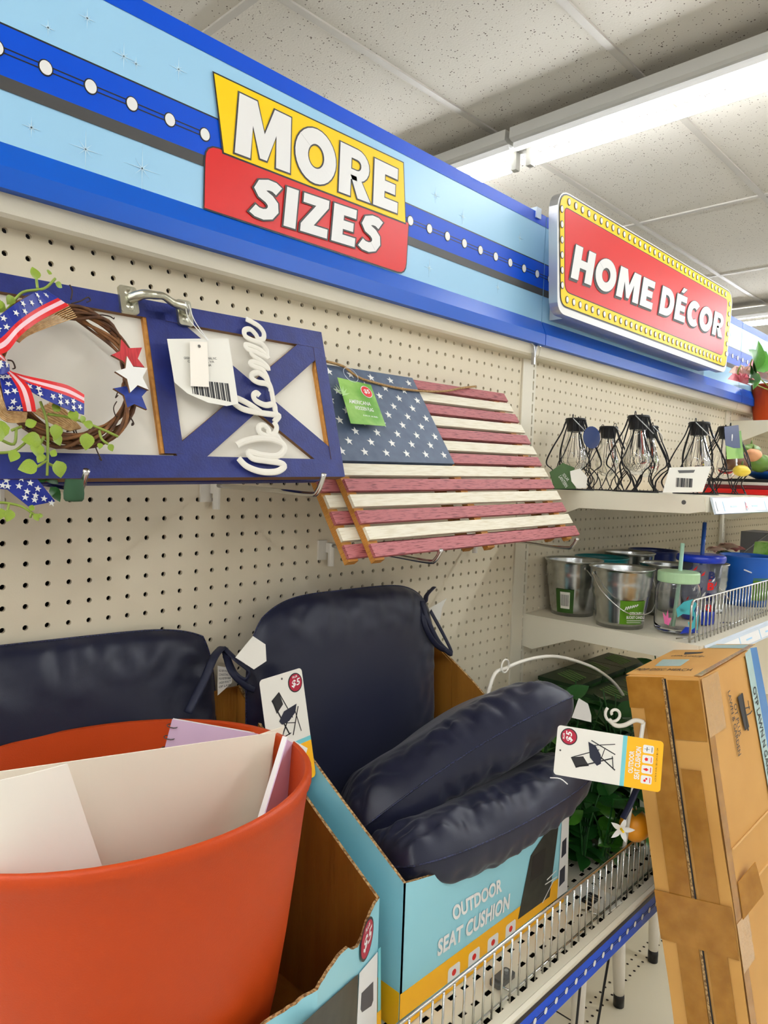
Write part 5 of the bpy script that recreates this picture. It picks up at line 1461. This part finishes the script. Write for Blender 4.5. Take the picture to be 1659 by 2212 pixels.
c_ = fr.px(1580, 945); m = MB(); m.prism(disc(c_[0], c_[1] + .002, .004, .006, 10), .0014, .0018, fr.M); m.prism(rect(c_[0] - .002, c_[1] - .008, c_[0] + .002, c_[1] - .003), .0014, .0018, fr.M); m.build('bulb_print', WHITE, gc)

# =================================================================== BUCKETS, JAR, TUMBLER
def bucket(label, x, y, z, R_, rb_, H, mat_, handle=True, name='metal_bucket', lid=None, hrot=0.0):
    t = thing(name, label, 'bucket', (x, y, z), group='small pails on the middle shelf')
    pr = [(0, 0.002), (rb_ - .003, .002), (rb_, .0), (rb_ + .0005, .006)]
    zs = [.006 + (H - .012) * k / 14 for k in range(15)]
    for k, zz in enumerate(zs):
        r_ = rb_ + (R_ - rb_) * zz / H
        if k in (8, 10): r_ += .0016
        pr.append((r_, zz))
    pr += [(R_, H - .003), (R_ + .0022, H - .0015), (R_ + .0022, H + .001), (R_ - .0002, H + .001), (R_ - .0015, H - .004)]
    inn = [(R_ - .0015, H - .004), (rb_ - .001, .004), (0, .004)]
    MB().lathe(pr, 40).build('body', mat_, t, smooth=True, world=False)
    MB().lathe(inn, 40).build('inside', mat_, t, smooth=True, world=False)
    if lid: MB().lathe([(R_ - .003, H - .008), (0, H - .008)], 40).build('wax_fill', lid, t, world=False)
    if handle:
        hr = Matrix.Rotation(hrot, 4, 'Z')
        pts = [hr @ V(p) for p in ((R_ + .001, 0, H - .012), (R_ * .95, -R_ * .45, H - .045), (R_ * .5, -R_ * 1.02, H - .08), (0, -R_ * 1.08, H - .088), (-R_ * .5, -R_ * 1.02, H - .08), (-R_ * .95, -R_ * .45, H - .045), (-R_ - .001, 0, H - .012))]
        MB().tube(catmull(pts, 5), .0013, 6).build('bail_handle', CHROME, t, smooth=True, world=False)
        for s_ in (-1, 1):
            p = hr @ V((s_ * (R_ + .0015), 0, H - .013)); MB().lathe([(.004, -.001), (.004, .001), (0, .002)], 8, Matrix.Translation(p) @ hr @ Matrix.Rotation(s_ * math.pi / 2, 4, 'Y')).build('handle_ear', mat_, t, world=False)
    return t
def wraplabel(par, x, y, z, R_, a0, a1, z0, z1, mat_, name='label'):
    mb = MB(); rb2 = R_
    mb.grid(lambda a, b: (x + (R_(z0 + (z1 - z0) * b) + .0012) * math.cos(a0 + (a1 - a0) * a), y + (R_(z0 + (z1 - z0) * b) + .0012) * math.sin(a0 + (a1 - a0) * a), z + z0 + (z1 - z0) * b), 10, 3)
    return mb.build(name, mat_, par)
BH = .125
b1 = bucket('galvanised pail with a dark green barcode label, nearest the slotted upright', 1.196, -.0690, MS, .064, .047, BH, GALV, hrot=.9)
b2_ = bucket('galvanised pail with green CITRONELLA BUCKET CANDLE label in front', 1.158, -.2035, MS, .066, .048, BH, GALV, hrot=-.6)
bucket('teal enamel pail behind the front galvanised pails', 1.330, -.069, MS, .062, .047, BH - .002, TEALM, handle=False, lid=TEALM)
bucket('galvanised pail behind the mason jar, beside the teal pail', 1.474, -.072, MS, .062, .047, BH + .002, GALV, handle=False)
bucket('navy enamel pail at the back behind the tumbler', 1.618, -.072, MS, .062, .047, BH, NAVYM, handle=False, lid=NAVYM)
bucket('galvanised pail directly behind the mason jar lid', 1.375, -.205, MS, .055, .044, BH - .006, GALV, handle=False)
bucket('galvanised pail just right of the blue-lidded tumbler', 1.505, -.252, MS, .052, .044, BH - .008, GALV, handle=True, hrot=.4)
b7 = bucket('bright blue enamel pail behind the wire fence at right', 1.705, -.285, MS, .066, .052, BH + .002, BLUEM, handle=False)
rf = lambda R_, rb_, H: (lambda zz: rb_ + (R_ - rb_) * zz / H)
def ang(x): return math.radians(x)
l_ = wraplabel(b1, 1.196, -.069, MS, rf(.064, .047, BH), ang(168), ang(212), .008, .062, mat('dark_green_card', (48, 84, 24), .4), 'label')
wl_ = wraplabel(l_, 1.196, -.069, MS, lambda zz: .0478 + .017 * zz / BH, ang(180), ang(203), .018, .056, TAGWHITE, 'barcode_label')
m = MB()
for k in range(9):
    a = ang(182 + k * 2.2); r_ = .051; m.grid(lambda q1, q2: (1.196 + (.0495 + .017 * (.024 + .026 * q2) / BH) * math.cos(a + q1 * .016), -.069 + (.0495 + .017 * (.024 + .026 * q2) / BH) * math.sin(a + q1 * .016), MS + .024 + .026 * q2), 1, 1)
m.build('barcode', BLACK, l_)
l_ = wraplabel(b2_, 1.158, -.2035, MS, rf(.066, .048, BH), ang(205), ang(262), .012, .062, LABELGREEN, 'label')
frb = Frame(V((1.158, -.2035, MS)) + V((math.cos(ang(234)), math.sin(ang(234)), 0)) * .0575, V((-math.sin(ang(234)), math.cos(ang(234)), 0)), (0, 0, 1)); 
lettering('CITRONELLA', frb, rect(-.012, .034, .022, .040), .003, WHITE, l_, offset=.02); lettering('BUCKET CANDLE', frb, rect(-.018, .026, .022, .032), .003, WHITE, l_, offset=.02)
m = MB(); m.prism(rect(-.016, .0215, .022, .0222), 0, .003, frb.M); m.prism(rect(-.016, .0175, .014, .018), 0, .003, frb.M)
for k in range(6):
    m.prism([(-.022 + k * .005, .043 + k * .0015), (-.019 + k * .005, .051 + k * .001), (-.0175 + k * .005, .050 + k * .001)], 0, .003, frb.M)
m.build('label_print', WHITE, l_, kind='stuff')
l_ = wraplabel(b7, 1.705, -.285, MS, rf(.066, .052, BH), ang(212), ang(258), .018, .075, LABELGREEN, 'label')
# mason jar
J = V((1.187, -.312, MS + .001))
jr = thing('mason_jar', 'clear mason jar mug with mint green lid, straw and sea turtle print', 'jar', J)
MB().lathe([(0, .004), (.036, .002), (.0425, .008), (.044, .02), (.044, .085), (.042, .097), (.036, .106), (.036, .122), (.0345, .122), (.0345, .106), (.040, .096), (.0420, .085), (.0420, .02), (.038, .010), (0, .008)], 36, Matrix.Translation(J)).build('glass_body', GLASS, jr, smooth=True)
MB().lathe([(.0375, .104), (.0405, .105), (.0410, .108), (.0410, .123), (.0395, .126), (0, .1265)], 36, Matrix.Translation(J)).build('lid', MINT, jr, smooth=False)
MB().tube([J + V((-.016, 0, .012)), J + V((.004, .0, .10)), J + V((.022, .004, .182))], .0042, 10).build('straw', MINTSTRAW, jr, smooth=True)
def on_cyl(par, C, R_, pts, mat_, nm):
    """small flat print curved on a cylinder: pts (deg, z)"""
    mb = MB(); cx = sum(p[0] for p in pts) / len(pts); cz_ = sum(p[1] for p in pts) / len(pts)
    vs = [C + V((R_ * math.cos(ang(cx)), R_ * math.sin(ang(cx)), cz_))] + [C + V((R_ * math.cos(ang(a)), R_ * math.sin(ang(a)), z_)) for a, z_ in pts]
    n = len(pts); mb.add(vs, [(0, 1 + i, 1 + (i + 1) % n) for i in range(n)]); return mb.build(nm, mat_, par)
TURQ = mat('turquoise_print', (70, 176, 184), .4); PKP = mat('coral_pink_print', (226, 110, 160), .4)
on_cyl(jr, J, .0452, [(200, .055), (216, .07), (240, .076), (256, .066), (246, .052), (258, .036), (238, .044), (216, .046), (204, .038)], TURQ, 'turtle_print')
on_cyl(jr, J, .0452, [(238, .010), (230, .030), (242, .020), (250, .055), (256, .022), (268, .045), (266, .012)], TURQ, 'reef_print')
on_cyl(jr, J, .0452, [(173, .022), (166, .045), (175, .034), (180, .052), (183, .032), (190, .036), (184, .020)], PKP, 'coral_print')
on_cyl(jr, J, .0452, [(212, .006), (224, .02), (258, .018), (268, .006)], COBALT, 'water_print')
# tumbler
T0 = V((1.330, -.303, MS + .001))
tb = thing('tumbler', 'clear tumbler with cobalt blue lid and straw, letters down its side', 'tumbler', T0)
MB().lathe([(0, .001), (.0335, .001), (.0345, .004), (.0355, .03)], 32, Matrix.Translation(T0)).build('blue_base', COBALT, tb, smooth=True)
MB().lathe([(.0353, .030), (.0375, .06), (.0460, .140), (.0445, .140), (.036, .06), (.034, .032), (0, .032)], 32, Matrix.Translation(T0)).build('clear_wall', PLASTICCLEAR, tb, smooth=True)
MB().lathe([(.0325, .034), (.0345, .06), (.043, .132)], 32, Matrix.Translation(T0)).build('printed_liner', PINKCLEAR, tb, smooth=True)
MB().lathe([(.0445, .136), (.0500, .137), (.0515, .141), (.0515, .149), (.0490, .152), (.03, .153), (0, .153)], 32, Matrix.Translation(T0)).build('lid', COBALT, tb, smooth=True)
MB().tube([T0 + V((.0, 0, .04)), T0 + V((.006, 0, .15)), T0 + V((.016, .002, .222))], .0046, 10).build('straw', mat('blue_straw', (14, 70, 150), .3), tb, smooth=True)
ft = Frame(T0 + V((math.cos(ang(228)), math.sin(ang(228)), 0)) * .0365, V((-math.sin(ang(228)), math.cos(ang(228)), 0)), V((math.cos(ang(228)) * .010, math.sin(ang(228)) * .010, .1)))
for k, (ch, mt_) in enumerate((('B', NAVYM), ('B', RED), ('B', NAVYM), ('Q', RED))):
    lettering(ch, ft, rect(-.0075, .104 - k * .024, .0075, .121 - k * .024), .002, mt_, tb, offset=.04)
for k in range(14):
    a = 160 + (k * 37) % 90; z_ = .05 + (k * 23 % 80) * .001; mt_ = (RED, NAVYM, WHITE)[k % 3]
    r2 = .0362 + .0085 * (z_ - .04) / .1
    on_cyl(tb, T0, r2 + .0012, [(a, z_), (a + 4, z_ + .006), (a + 12, z_ + .012), (a + 9, z_ + .003)], mt_, 'firework_print')

# flowers on the middle shelf
def plant(name, label, cat, base, stems, leaf_me, n_leaf, size, spread, height, seed, petal=None, group=None, lean=(0, 0), blossoms=None, stemmat=LEAFDARK, lowf=.3):
    r = random.Random(seed); t = thing(name, label, cat, base, group=group); b = V(base)
    m = MB(); tips = []
    for k in range(stems):
        a = r.uniform(0, 6.28); d = V((math.cos(a), math.sin(a) * .8, 0)) * spread * r.uniform(.3, 1); h = height * r.uniform(.6, 1)
        tip = b + d + V((lean[0], lean[1], 0)) + V((0, 0, h)); mid_ = b + d * .35 + V((0, 0, h * .6)); tips.append((b, mid_, tip))
        m.tube(catmull([b, mid_, tip], 5), .0016, 5)
    m.build('stem', stemmat, t, smooth=True)
    for k in range(n_leaf):
        s_ = tips[k % stems]; f = r.uniform(lowf, 1.0)
        p = s_[0].lerp(s_[1], f * 2) if f < .5 else s_[1].lerp(s_[2], f * 2 - 1)
        an = r.uniform(0, 6.28); d = V((math.cos(an), math.sin(an), r.uniform(-.2, .7)))
        if p.y > -.05 and d.y > 0: d.y = -d.y
        inst('leaf', leaf_me, t, orient(p, d, V((0, 0, 1)) + V((r.uniform(-.5, .5), r.uniform(-.8, 0), 0)), size * r.uniform(.7, 1.2)))
    for (bp_, bs_, pm) in (blossoms or []):
        bp_ = V(bp_)
        for k in range(14):
            a = 2.4 * k; el = .2 + .09 * k
            d = V((math.cos(a) * math.cos(el), math.sin(a) * math.cos(el), math.sin(el)))
            inst('petal', pm, t, orient(bp_ - d * bs_ * .1, d, V((0, 0, 1)) - d * .3, bs_ * (1 - .03 * k)))
    return t
fp = atY(1578, 1185, -.14)
plant('flower_bunch', 'bunch of pale pink artificial peonies behind the blue pail', 'flowers', (fp.x, -.14, MS + .001), 4, LF_DARK, 8, .05, .05, .14, 3, blossoms=[(atY(1572, 1186, -.14), .040, PETAL), (atY(1545, 1192, -.14), .034, PETAL), (atY(1590, 1190, -.15), .034, PETALP)])
# green print pack at right
p = atY(1652, 1300, -.27)
t = thing('gift_bag', 'bright green printed bag with a white ribbon at the right edge of the bucket shelf', 'bag', (p.x, -.26, MS + .001))
MB().prism([(p.x - .035, MS + .001), (p.x + .06, MS + .001), (p.x + .07, MS + .10), (p.x + .04, MS + .15), (p.x - .02, MS + .15), (p.x - .042, MS + .08)], .24, .30, Matrix(((1, 0, 0, 0), (0, 0, -1, 0), (0, 1, 0, 0), (0, 0, 0, 1)))).build('bag_body', mat('lime_foil', (96, 170, 30), .3, noise_=(30, .4, .6), col2=(170, 210, 120)), t)
MB().tube([atY(1608, 1231, -.315), atY(1630, 1240, -.312), atY(1665, 1255, -.31)], .0018, 6).build('ribbon', WHITE, t)
p = atY(1650, 1200, -.15)
single(MB().box(p.x - .02, p.x + .12, -.18, -.08, MS + .001, MS + .155), 'gift_box', mat('grey_box', (120, 120, 130), .5), 'grey box at the back right of the bucket shelf', 'box', (p.x, -.12, MS))
p1 = atY(1590, 1205, -.2); p2 = atY(1665, 1148, -.2)
single(MB().tube([p1, p2], .0022, 6), 'black_stake', BLKPLASTIC, 'thin black stake sticking up from the blue pail', 'stake', p1)

# placemats and bowls beside the lanterns, and artificial vegetables
zz = TS + .001
for i, (mt_, h, lb) in enumerate(((RED, .014, 'red folded placemat at the bottom of the pile right of the lanterns'), (mat('mat_maroon', (120, 24, 30), .6), .010, 'maroon placemat second from the bottom of the pile'), (TAGWHITE, .008, 'white placemat in the middle of the pile'), (BLKPLASTIC, .008, 'black placemat on top of the pile'))):
    single(MB().prism(rrect(1.74 + i * .008, -.34 + i * .004, 2.30, -.06, .02), zz, zz + h), 'placemat', mt_, lb, 'placemat', (2.0, -.2, zz), 'folded placemats on the lantern shelf'); zz += h + .0006
for k, (x, y, mt_) in enumerate(((1.90, -.27, BLUEM), (2.16, -.25, mat('sky_bowl', (110, 170, 196), .3)))):
    single(MB().lathe([(0, 0), (.03, 0), (.055, .012), (.068, .022), (.066, .022), (.053, .014), (.028, .003), (0, .003)], 28, None, 0, (x, y, zz)), 'bowl', mt_, ('royal blue shallow bowl on the placemats nearer the lanterns', 'pale blue shallow bowl on the placemats at far right')[k], 'bowl', (x, y, zz), 'shallow bowls on the placemats', smooth=True)
def blob(x, y, z, r3, mt_, label, seed, nm='artificial_vegetable'):
    mb = MB(); n = 14
    def f(a, b):
        th = a * 2 * math.pi; ph = (b - .5) * math.pi; d = V((math.cos(ph) * math.cos(th), math.cos(ph) * math.sin(th), math.sin(ph)))
        k = 1 + .12 * noise.noise(d * 2 + V((seed, 0, 0))); return V((x + r3[0] * d.x * k, y + r3[1] * d.y * k, z + r3[2] * d.z * k))
    mb.grid(f, 18, 10); t = thing(nm, label, 'vegetable', (x, y, z - r3[2]), group='artificial vegetables on the lantern shelf')
    mb.build('flesh', mt_, t, smooth=True); MB().tube([(x, y, z + r3[2] * .9), (x + .004, y, z + r3[2] + .01)], [.003, .0018], 6).build('stalk', LEAFOLIVE, t, smooth=True); return t
vz = zz + .024
VG = mat('veg_green', (96, 130, 50), .4); VB = mat('veg_brown', (110, 70, 44), .5); VO = mat('veg_peach', (222, 160, 112), .5); VY = mat('veg_yellow', (236, 206, 70), .4)
for k, (px_, py_, Y_, r3, mt_, lb) in enumerate(((1622, 972, -.24, (.055, .02, .016), VG, 'long green artificial cucumber on top of the vegetable heap'), (1626, 984, -.27, (.022, .022, .018), VO, 'peach-coloured artificial mushroom under the cucumber'), (1640, 1000, -.28, (.034, .028, .024), VG, 'round green artificial avocado right of the mushroom'), (1590, 1000, -.26, (.040, .03, .022), VB, 'brown artificial potato seen through the last lantern'), (1655, 1012, -.24, (.035, .03, .022), VB, 'brown artificial potato at the right edge'), (1602, 1017, -.29, (.026, .02, .014), VY, 'small yellow artificial squash by the lantern base'), (1612, 1002, -.22, (.032, .03, .024), VG, 'dark green artificial pepper behind the avocado'))):
    p = atY(px_, py_, Y_); blob(p.x, p.y, max(p.z, zz + r3[2] + .001 + (.023 if k in (0, 1) else 0)), r3, mt_, lb, k)

# flower pot on the high shelf
fb = V((2.52, -.10, -.031 + .001)); 
t = thing('flower_pot', 'terracotta-coloured pot of pink artificial flowers on the high far shelf', 'planter', fb)
MB().lathe([(0, 0), (.062, 0), (.066, .01), (.082, .13), (.086, .131), (.086, .135), (.080, .135), (.066, .02), (0, .02)], 40, Matrix.Translation(fb)).build('pot', TERRA, t, smooth=False)
MB().lathe([(0, .115), (.078, .115)], 24, Matrix.Translation(fb)).build('moss', LEAFOLIVE, t)
m = MB()
for (x, y) in ((1625, 775), (1600, 790), (1655, 780)): m.tube(catmull([fb + V((0, 0, .11)), atY(x, y + 25, -.12), atY(x, y, -.13)], 4), .0022, 5)
m.build('stem', STEMLIME, t, smooth=True)
lp = atY(1628, 800, -.15)
for (x, y, a, s_) in ((1628, 800, 95, .062), (1628, 800, 150, .070), (1628, 802, 45, .070), (1628, 806, 210, .060), (1626, 812, 250, .045)):
    d = V((math.cos(ang(a)), -.25, math.sin(ang(a)))); inst('leaf', LF_DARK if a == 210 else LF_MID, t, orient(lp, d, V((-.3, -1, .3)), s_ * 1.45))
for (x, y, Y_, s_, pm) in ((1655, 800, -.12, .050, PETALP), (1603, 812, -.11, .034, PETAL), (1598, 826, -.13, .03, PETALP), (1640, 815, -.1, .04, PETAL)):
    c_ = atY(x, y, Y_)
    for k in range(12):
        a = 2.4 * k; el = .1 + .11 * k; d = V((math.cos(a) * math.cos(el), math.sin(a) * math.cos(el) - .3, math.sin(el))); inst('petal', pm, t, orient(c_, d, V((0, -1, .6)), s_ * 1.5 * (1 - .03 * k)))

# =================================================================== GREENERY ON THE LOWER SHELF
for i in range(6):
    x = 1.12 + (i % 3) * .115; y = -.085 - (i // 3) * .105
    t = thing('planter_pack', 'dark green boxed planter pack, %s in the %s row under the bucket shelf' % (('nearest the upright', 'middle', 'far')[i % 3], ('back', 'front')[i // 3]), 'box', (x + .05, y, LS + .001), group='dark green planter packs')
    z1 = LS + .24 - (i // 3) * .012
    MB().box(x, x + .108, y - .048, y + .048, LS + .001, z1).build('pack_body', DKGREENPK, t)
    MB().box(x - .002, x + .110, y - .050, y + .050, z1, z1 + .008).build('rim', mat('pack_rim', (22, 48, 22), .4), t)
    m = MB()
    for k in range(5): m.prism([(x + .02 + k * .012, y - .03), (x + .05 + k * .012, y + .03), (x + .053 + k * .012, y + .03), (x + .024 + k * .012, y - .03)], z1 + .008, z1 + .009)
    m.build('leaf_print', mat('pack_print', (110, 150, 80), .5), t)
sp = [(.86, -.20, 'leafy artificial plant beside the right carton wall', LF_MID, .05, .26, 1, 16), (.90, -.32, 'low artificial foliage just behind the wire fence', LF_MID, .045, .13, 2, 16), (1.00, -.21, 'dark glossy artificial plant under the hang card', LF_DARK, .055, .30, 3, 20), (1.02, -.33, 'artificial citrus sprig with white blossom behind the fence', LF_MID, .055, .17, 4, 12),
      (1.14, -.30, 'bright lobed artificial plant left of the tall carton', LF_MID, .04, .34, 5, 22), (.80, -.10, 'dark artificial foliage by the pegboard behind the carton wall', LF_DARK, .05, .22, 6, 14), (1.24, -.28, 'tall artificial sprigs behind the top of the tall carton', LF_DARK, .045, .36, 7, 20), (1.10, -.16, 'dark artificial fern in front of the green packs', LF_DARK, .05, .25, 8, 18), (.96, -.10, 'dark artificial foliage at the back of the lower shelf', LF_DARK, .055, .26, 9, 18), (1.12, -.34, 'dark glossy leaves drooping at the shelf front', LF_DARK, .05, .12, 10, 22), (.86, -.30, 'dark artificial leaves between the carton and the fence', LF_DARK, .05, .20, 11, 30), (.95, -.30, 'mixed dark leaves under the loose tie', LF_DARK, .055, .24, 12, 34), (1.04, -.27, 'tall dark leaves left of the tall carton', LF_DARK, .06, .30, 13, 34), (.93, -.22, 'deep green leaves behind the slumped cushions', LF_DARK, .06, .28, 14, 30),
      (.90, -.25, 'low dense foliage on the slotted shelf right of the carton', LF_DARK, .06, .10, 15, 40), (1.00, -.28, 'low dense foliage in front of the dark glossy plant', LF_DARK, .06, .11, 16, 40), (.86, -.14, 'dense back-row foliage against the pegboard', LF_DARK, .065, .20, 17, 34), (1.20, -.33, 'light green rounded leaves above the hang card', LF_MID, .04, .33, 18, 30), (.82, -.27, 'light green ferny sprig touching the carton wall', LF_MID, .035, .17, 19, 34)]
for (x, y, lb, me, sz, h, sd, nl) in sp:
    if x > .8 and y < -.345: y = -.345
    bl = None
    if sd == 4: bl = None
    tt = plant('artificial_plant', lb, 'plant', (x, y, LS + .001), 6, me, nl, sz, .07, h, sd, lowf=.08, group='artificial greenery on the lower shelf')
    if sd == 4:
        c_ = atd(1341, 1790, 1.16)
        for k in range(5):
            a = k * 1.256; d = cr * math.cos(a) + cu * math.sin(a) - cf * .4; inst('petal', PETALW, tt, orient(c_, d, -cf, .022))
        MB().tube([c_ - cf * .012, c_], .002, 6).build('stamen', YELLOW, tt)
p = atd(1372, 1782, 1.20)
t = thing('artificial_orange', 'orange artificial fruit among the leaves beside the tall carton', 'fruit', p)
mb = MB(); mb.lathe([(0, -.026), (.012, -.024), (.022, -.014), (.026, 0), (.022, .014), (.012, .023), (.003, .0245), (0, .023)], 24, Matrix.Translation(p)); mb.build('fruit', ORANGE, t, smooth=True)
inst('leaf', LF_DARK, t, orient(p + V((0, 0, .024)), V((-1, -.4, .3)), V((0, 0, 1)), .03)); inst('leaf', LF_DARK, t, orient(p + V((0, 0, .024)), V((.6, -.8, .2)), V((0, 0, 1)), .026))
MB().tube([p + V((0, 0, .022)), p + V((.002, .01, .04)), p + V((.0, .04, .03)), V((p.x, p.y + .06, LS + .01))], .0018, 5).build('stem', LEAFDARK, t)
# white wire arch
yA = -.215
a0 = atY(1050, 1500, yA); 
pts = [V((a0.x - .035, yA, LS + .003)), V((a0.x - .02, yA, LS + .15)), atY(1057, 1488, yA), atY(1100, 1440, yA), atY(1180, 1418, yA), atY(1245, 1428, yA), atY(1303, 1455, yA), atY(1345, 1500, yA), atY(1375, 1580, yA)]
pe = pts[-1]; pts += [V((pe.x + .03, yA, -.80)), V((pe.x + .035, yA, LS + .003))]
t = thing('wire_arch', 'white wire arch curving above the navy cushion in front of the upright', 'garden arch', pts[0])
MB().tube(catmull(pts, 6), .0032, 8).build('hoop', WHITEMETAL, t, smooth=True)
c_ = atY(1087, 1440, yA)
cc = atY(1088, 1438, yA); r_ = .011
MB().tube([cc + V((r_ * math.cos(a), -.003, r_ * 1.0 * math.sin(a))) for a in [2 * math.pi * k / 16 for k in range(16)]], .0016, 6, closed=True).build('eye_ring', WHITEMETAL, t, smooth=True)
# white scroll bracket
t = thing('scroll_bracket', 'white metal scroll bracket curling beside the tall carton', 'bracket', atd(1360, 1560, 1.15))
sc_ = []
c_ = atd(1326, 1542, 1.12)
for k in range(26):
    a = math.radians(200 - k * 17); rr_ = .0030 + .0105 * min(1, k / 20)
    sc_.append(c_ + cr * (rr_ * math.cos(a)) + cu * (rr_ * math.sin(a)))
arm = [atd(x, y, 1.12 + .002 * k) for k, (x, y) in enumerate(((1316, 1555), (1330, 1567), (1350, 1566), (1372, 1556), (1390, 1560)))]
MB().tube(sc_, .0024, 7).build('scroll', WHITEMETAL, t, smooth=True); MB().tube(catmull(arm, 4), .0036, 8).build('arm', WHITEMETAL, t, smooth=True)
MB().tube([arm[-1], V((arm[-1].x + .05, arm[-1].y + .05, LS + .003))], .0036, 8).build('post', WHITEMETAL, t, smooth=True)

# paper label and clip on the lower shelf
F0 = Frame((0, 0, LS + .0015), (1, 0, 0), (0, 1, 0))
pts = [F0.px(*p) for p in ((1235, 1922), (1268, 1905), (1346, 1948), (1304, 1982), (1290, 1965))]
m = MB().prism(pts, 0, .0008, F0.M)
lb_ = single(m, 'barcode_card', TAGWHITE, 'loose white barcode card lying on the lower shelf by the fence', 'card', F0.P(*pts[0]))
m = MB(); c_ = F0.px(1278, 1940); barcode(m, F0, c_[0] - .022, c_[1] - .012, c_[0] + .014, c_[1] + .010, .0014); m.build('barcode', BLACK, lb_)
c_ = F0.px(1085, 2118)
t = thing('plastic_clip', 'dark grey plastic clip lying on the slotted shelf behind the fence', 'clip', F0.P(*c_))
MB().prism(rrect(c_[0] - .02, c_[1] - .009, c_[0] + .02, c_[1] + .009, .004), 0, .006, F0.M).prism(rrect(c_[0] - .014, c_[1] - .006, c_[0] - .002, c_[1] + .006, .002), .006, .009, F0.M).build('clip_body', GREYPLASTIC, t)
MB().lathe([(.003, 0), (.003, .0105), (0, .0105)], 10, F0.M @ Matrix.Translation(V((c_[0] + .009, c_[1], 0)))).build('stud', SILVER, t)

# =================================================================== STOOLS UNDER THE SHELF
def stool():
    t = thing('white_stool', 's', 'stool', (0, 0, 0), group='white stools on the base deck')
    MB().prism(rrect(-.13, -.085, .13, .085, .04), .27, .30).build('seat', WHITEMETAL, t)
    MB().prism(rrect(-.115, -.072, .115, .072, .03), .245, .27).build('apron', WHITEMETAL, t)
    for sx in (-1, 1):
        for sy in (-1, 1):
            a = V((sx * .105, sy * .055, .022)); b = V((sx * .092, sy * .048, .25))
            lg = MB().tube([a, a.lerp(b, .25), b], [.0120, .0145, .018], 14).build('leg', WHITEMETAL, t, smooth=True)
            MB().tube([V((a.x, a.y, 0)), a, a.lerp(b, .04)], [.0130, .0133, .0126], 14).build('rubber_foot', BLKPLASTIC, lg, smooth=True)
    return t
s0 = stool()
f1 = atZ(1336, 2172, DZ); f2 = atZ(1402, 2072, DZ)
M = Matrix.Translation(V((f1.x - .105, f1.y + .055, DZ + .0005)))
s0.matrix_basis = M; MW[s0] = M; s0['label'] = 'white stool with black rubber feet on the base deck, nearer the viewer'
dup(s0, Matrix.Translation(V((f2.x + .105, f2.y + .045, DZ + .0005))), 'white stool with black rubber feet half hidden behind the tall carton')
for (a, b, lb) in (((1255, 2112), (1243, 2235), 'thin black metal rod under the blue price channel, left one'), ((1320, 2040), (1287, 2235), 'thin black metal rod beside the stool leg under the price channel')):
    pA = atY(*a, -.36); pB = atY(*b, -.36)
    d = (pB - pA); pB = pA + d * ((DZ + .002 - pA.z) / d.z) if abs(d.z) > 1e-4 else pB
    pT = pA - d * ((LS - .035 - pA.z) / -d.z) * -1 if False else pA + d * ((LS - .032 - pA.z) / d.z)
    single(MB().tube([pB, pT], .0022, 6), 'metal_rod', BLKPLASTIC, lb, 'rod', pB, 'black rods under the shelf')
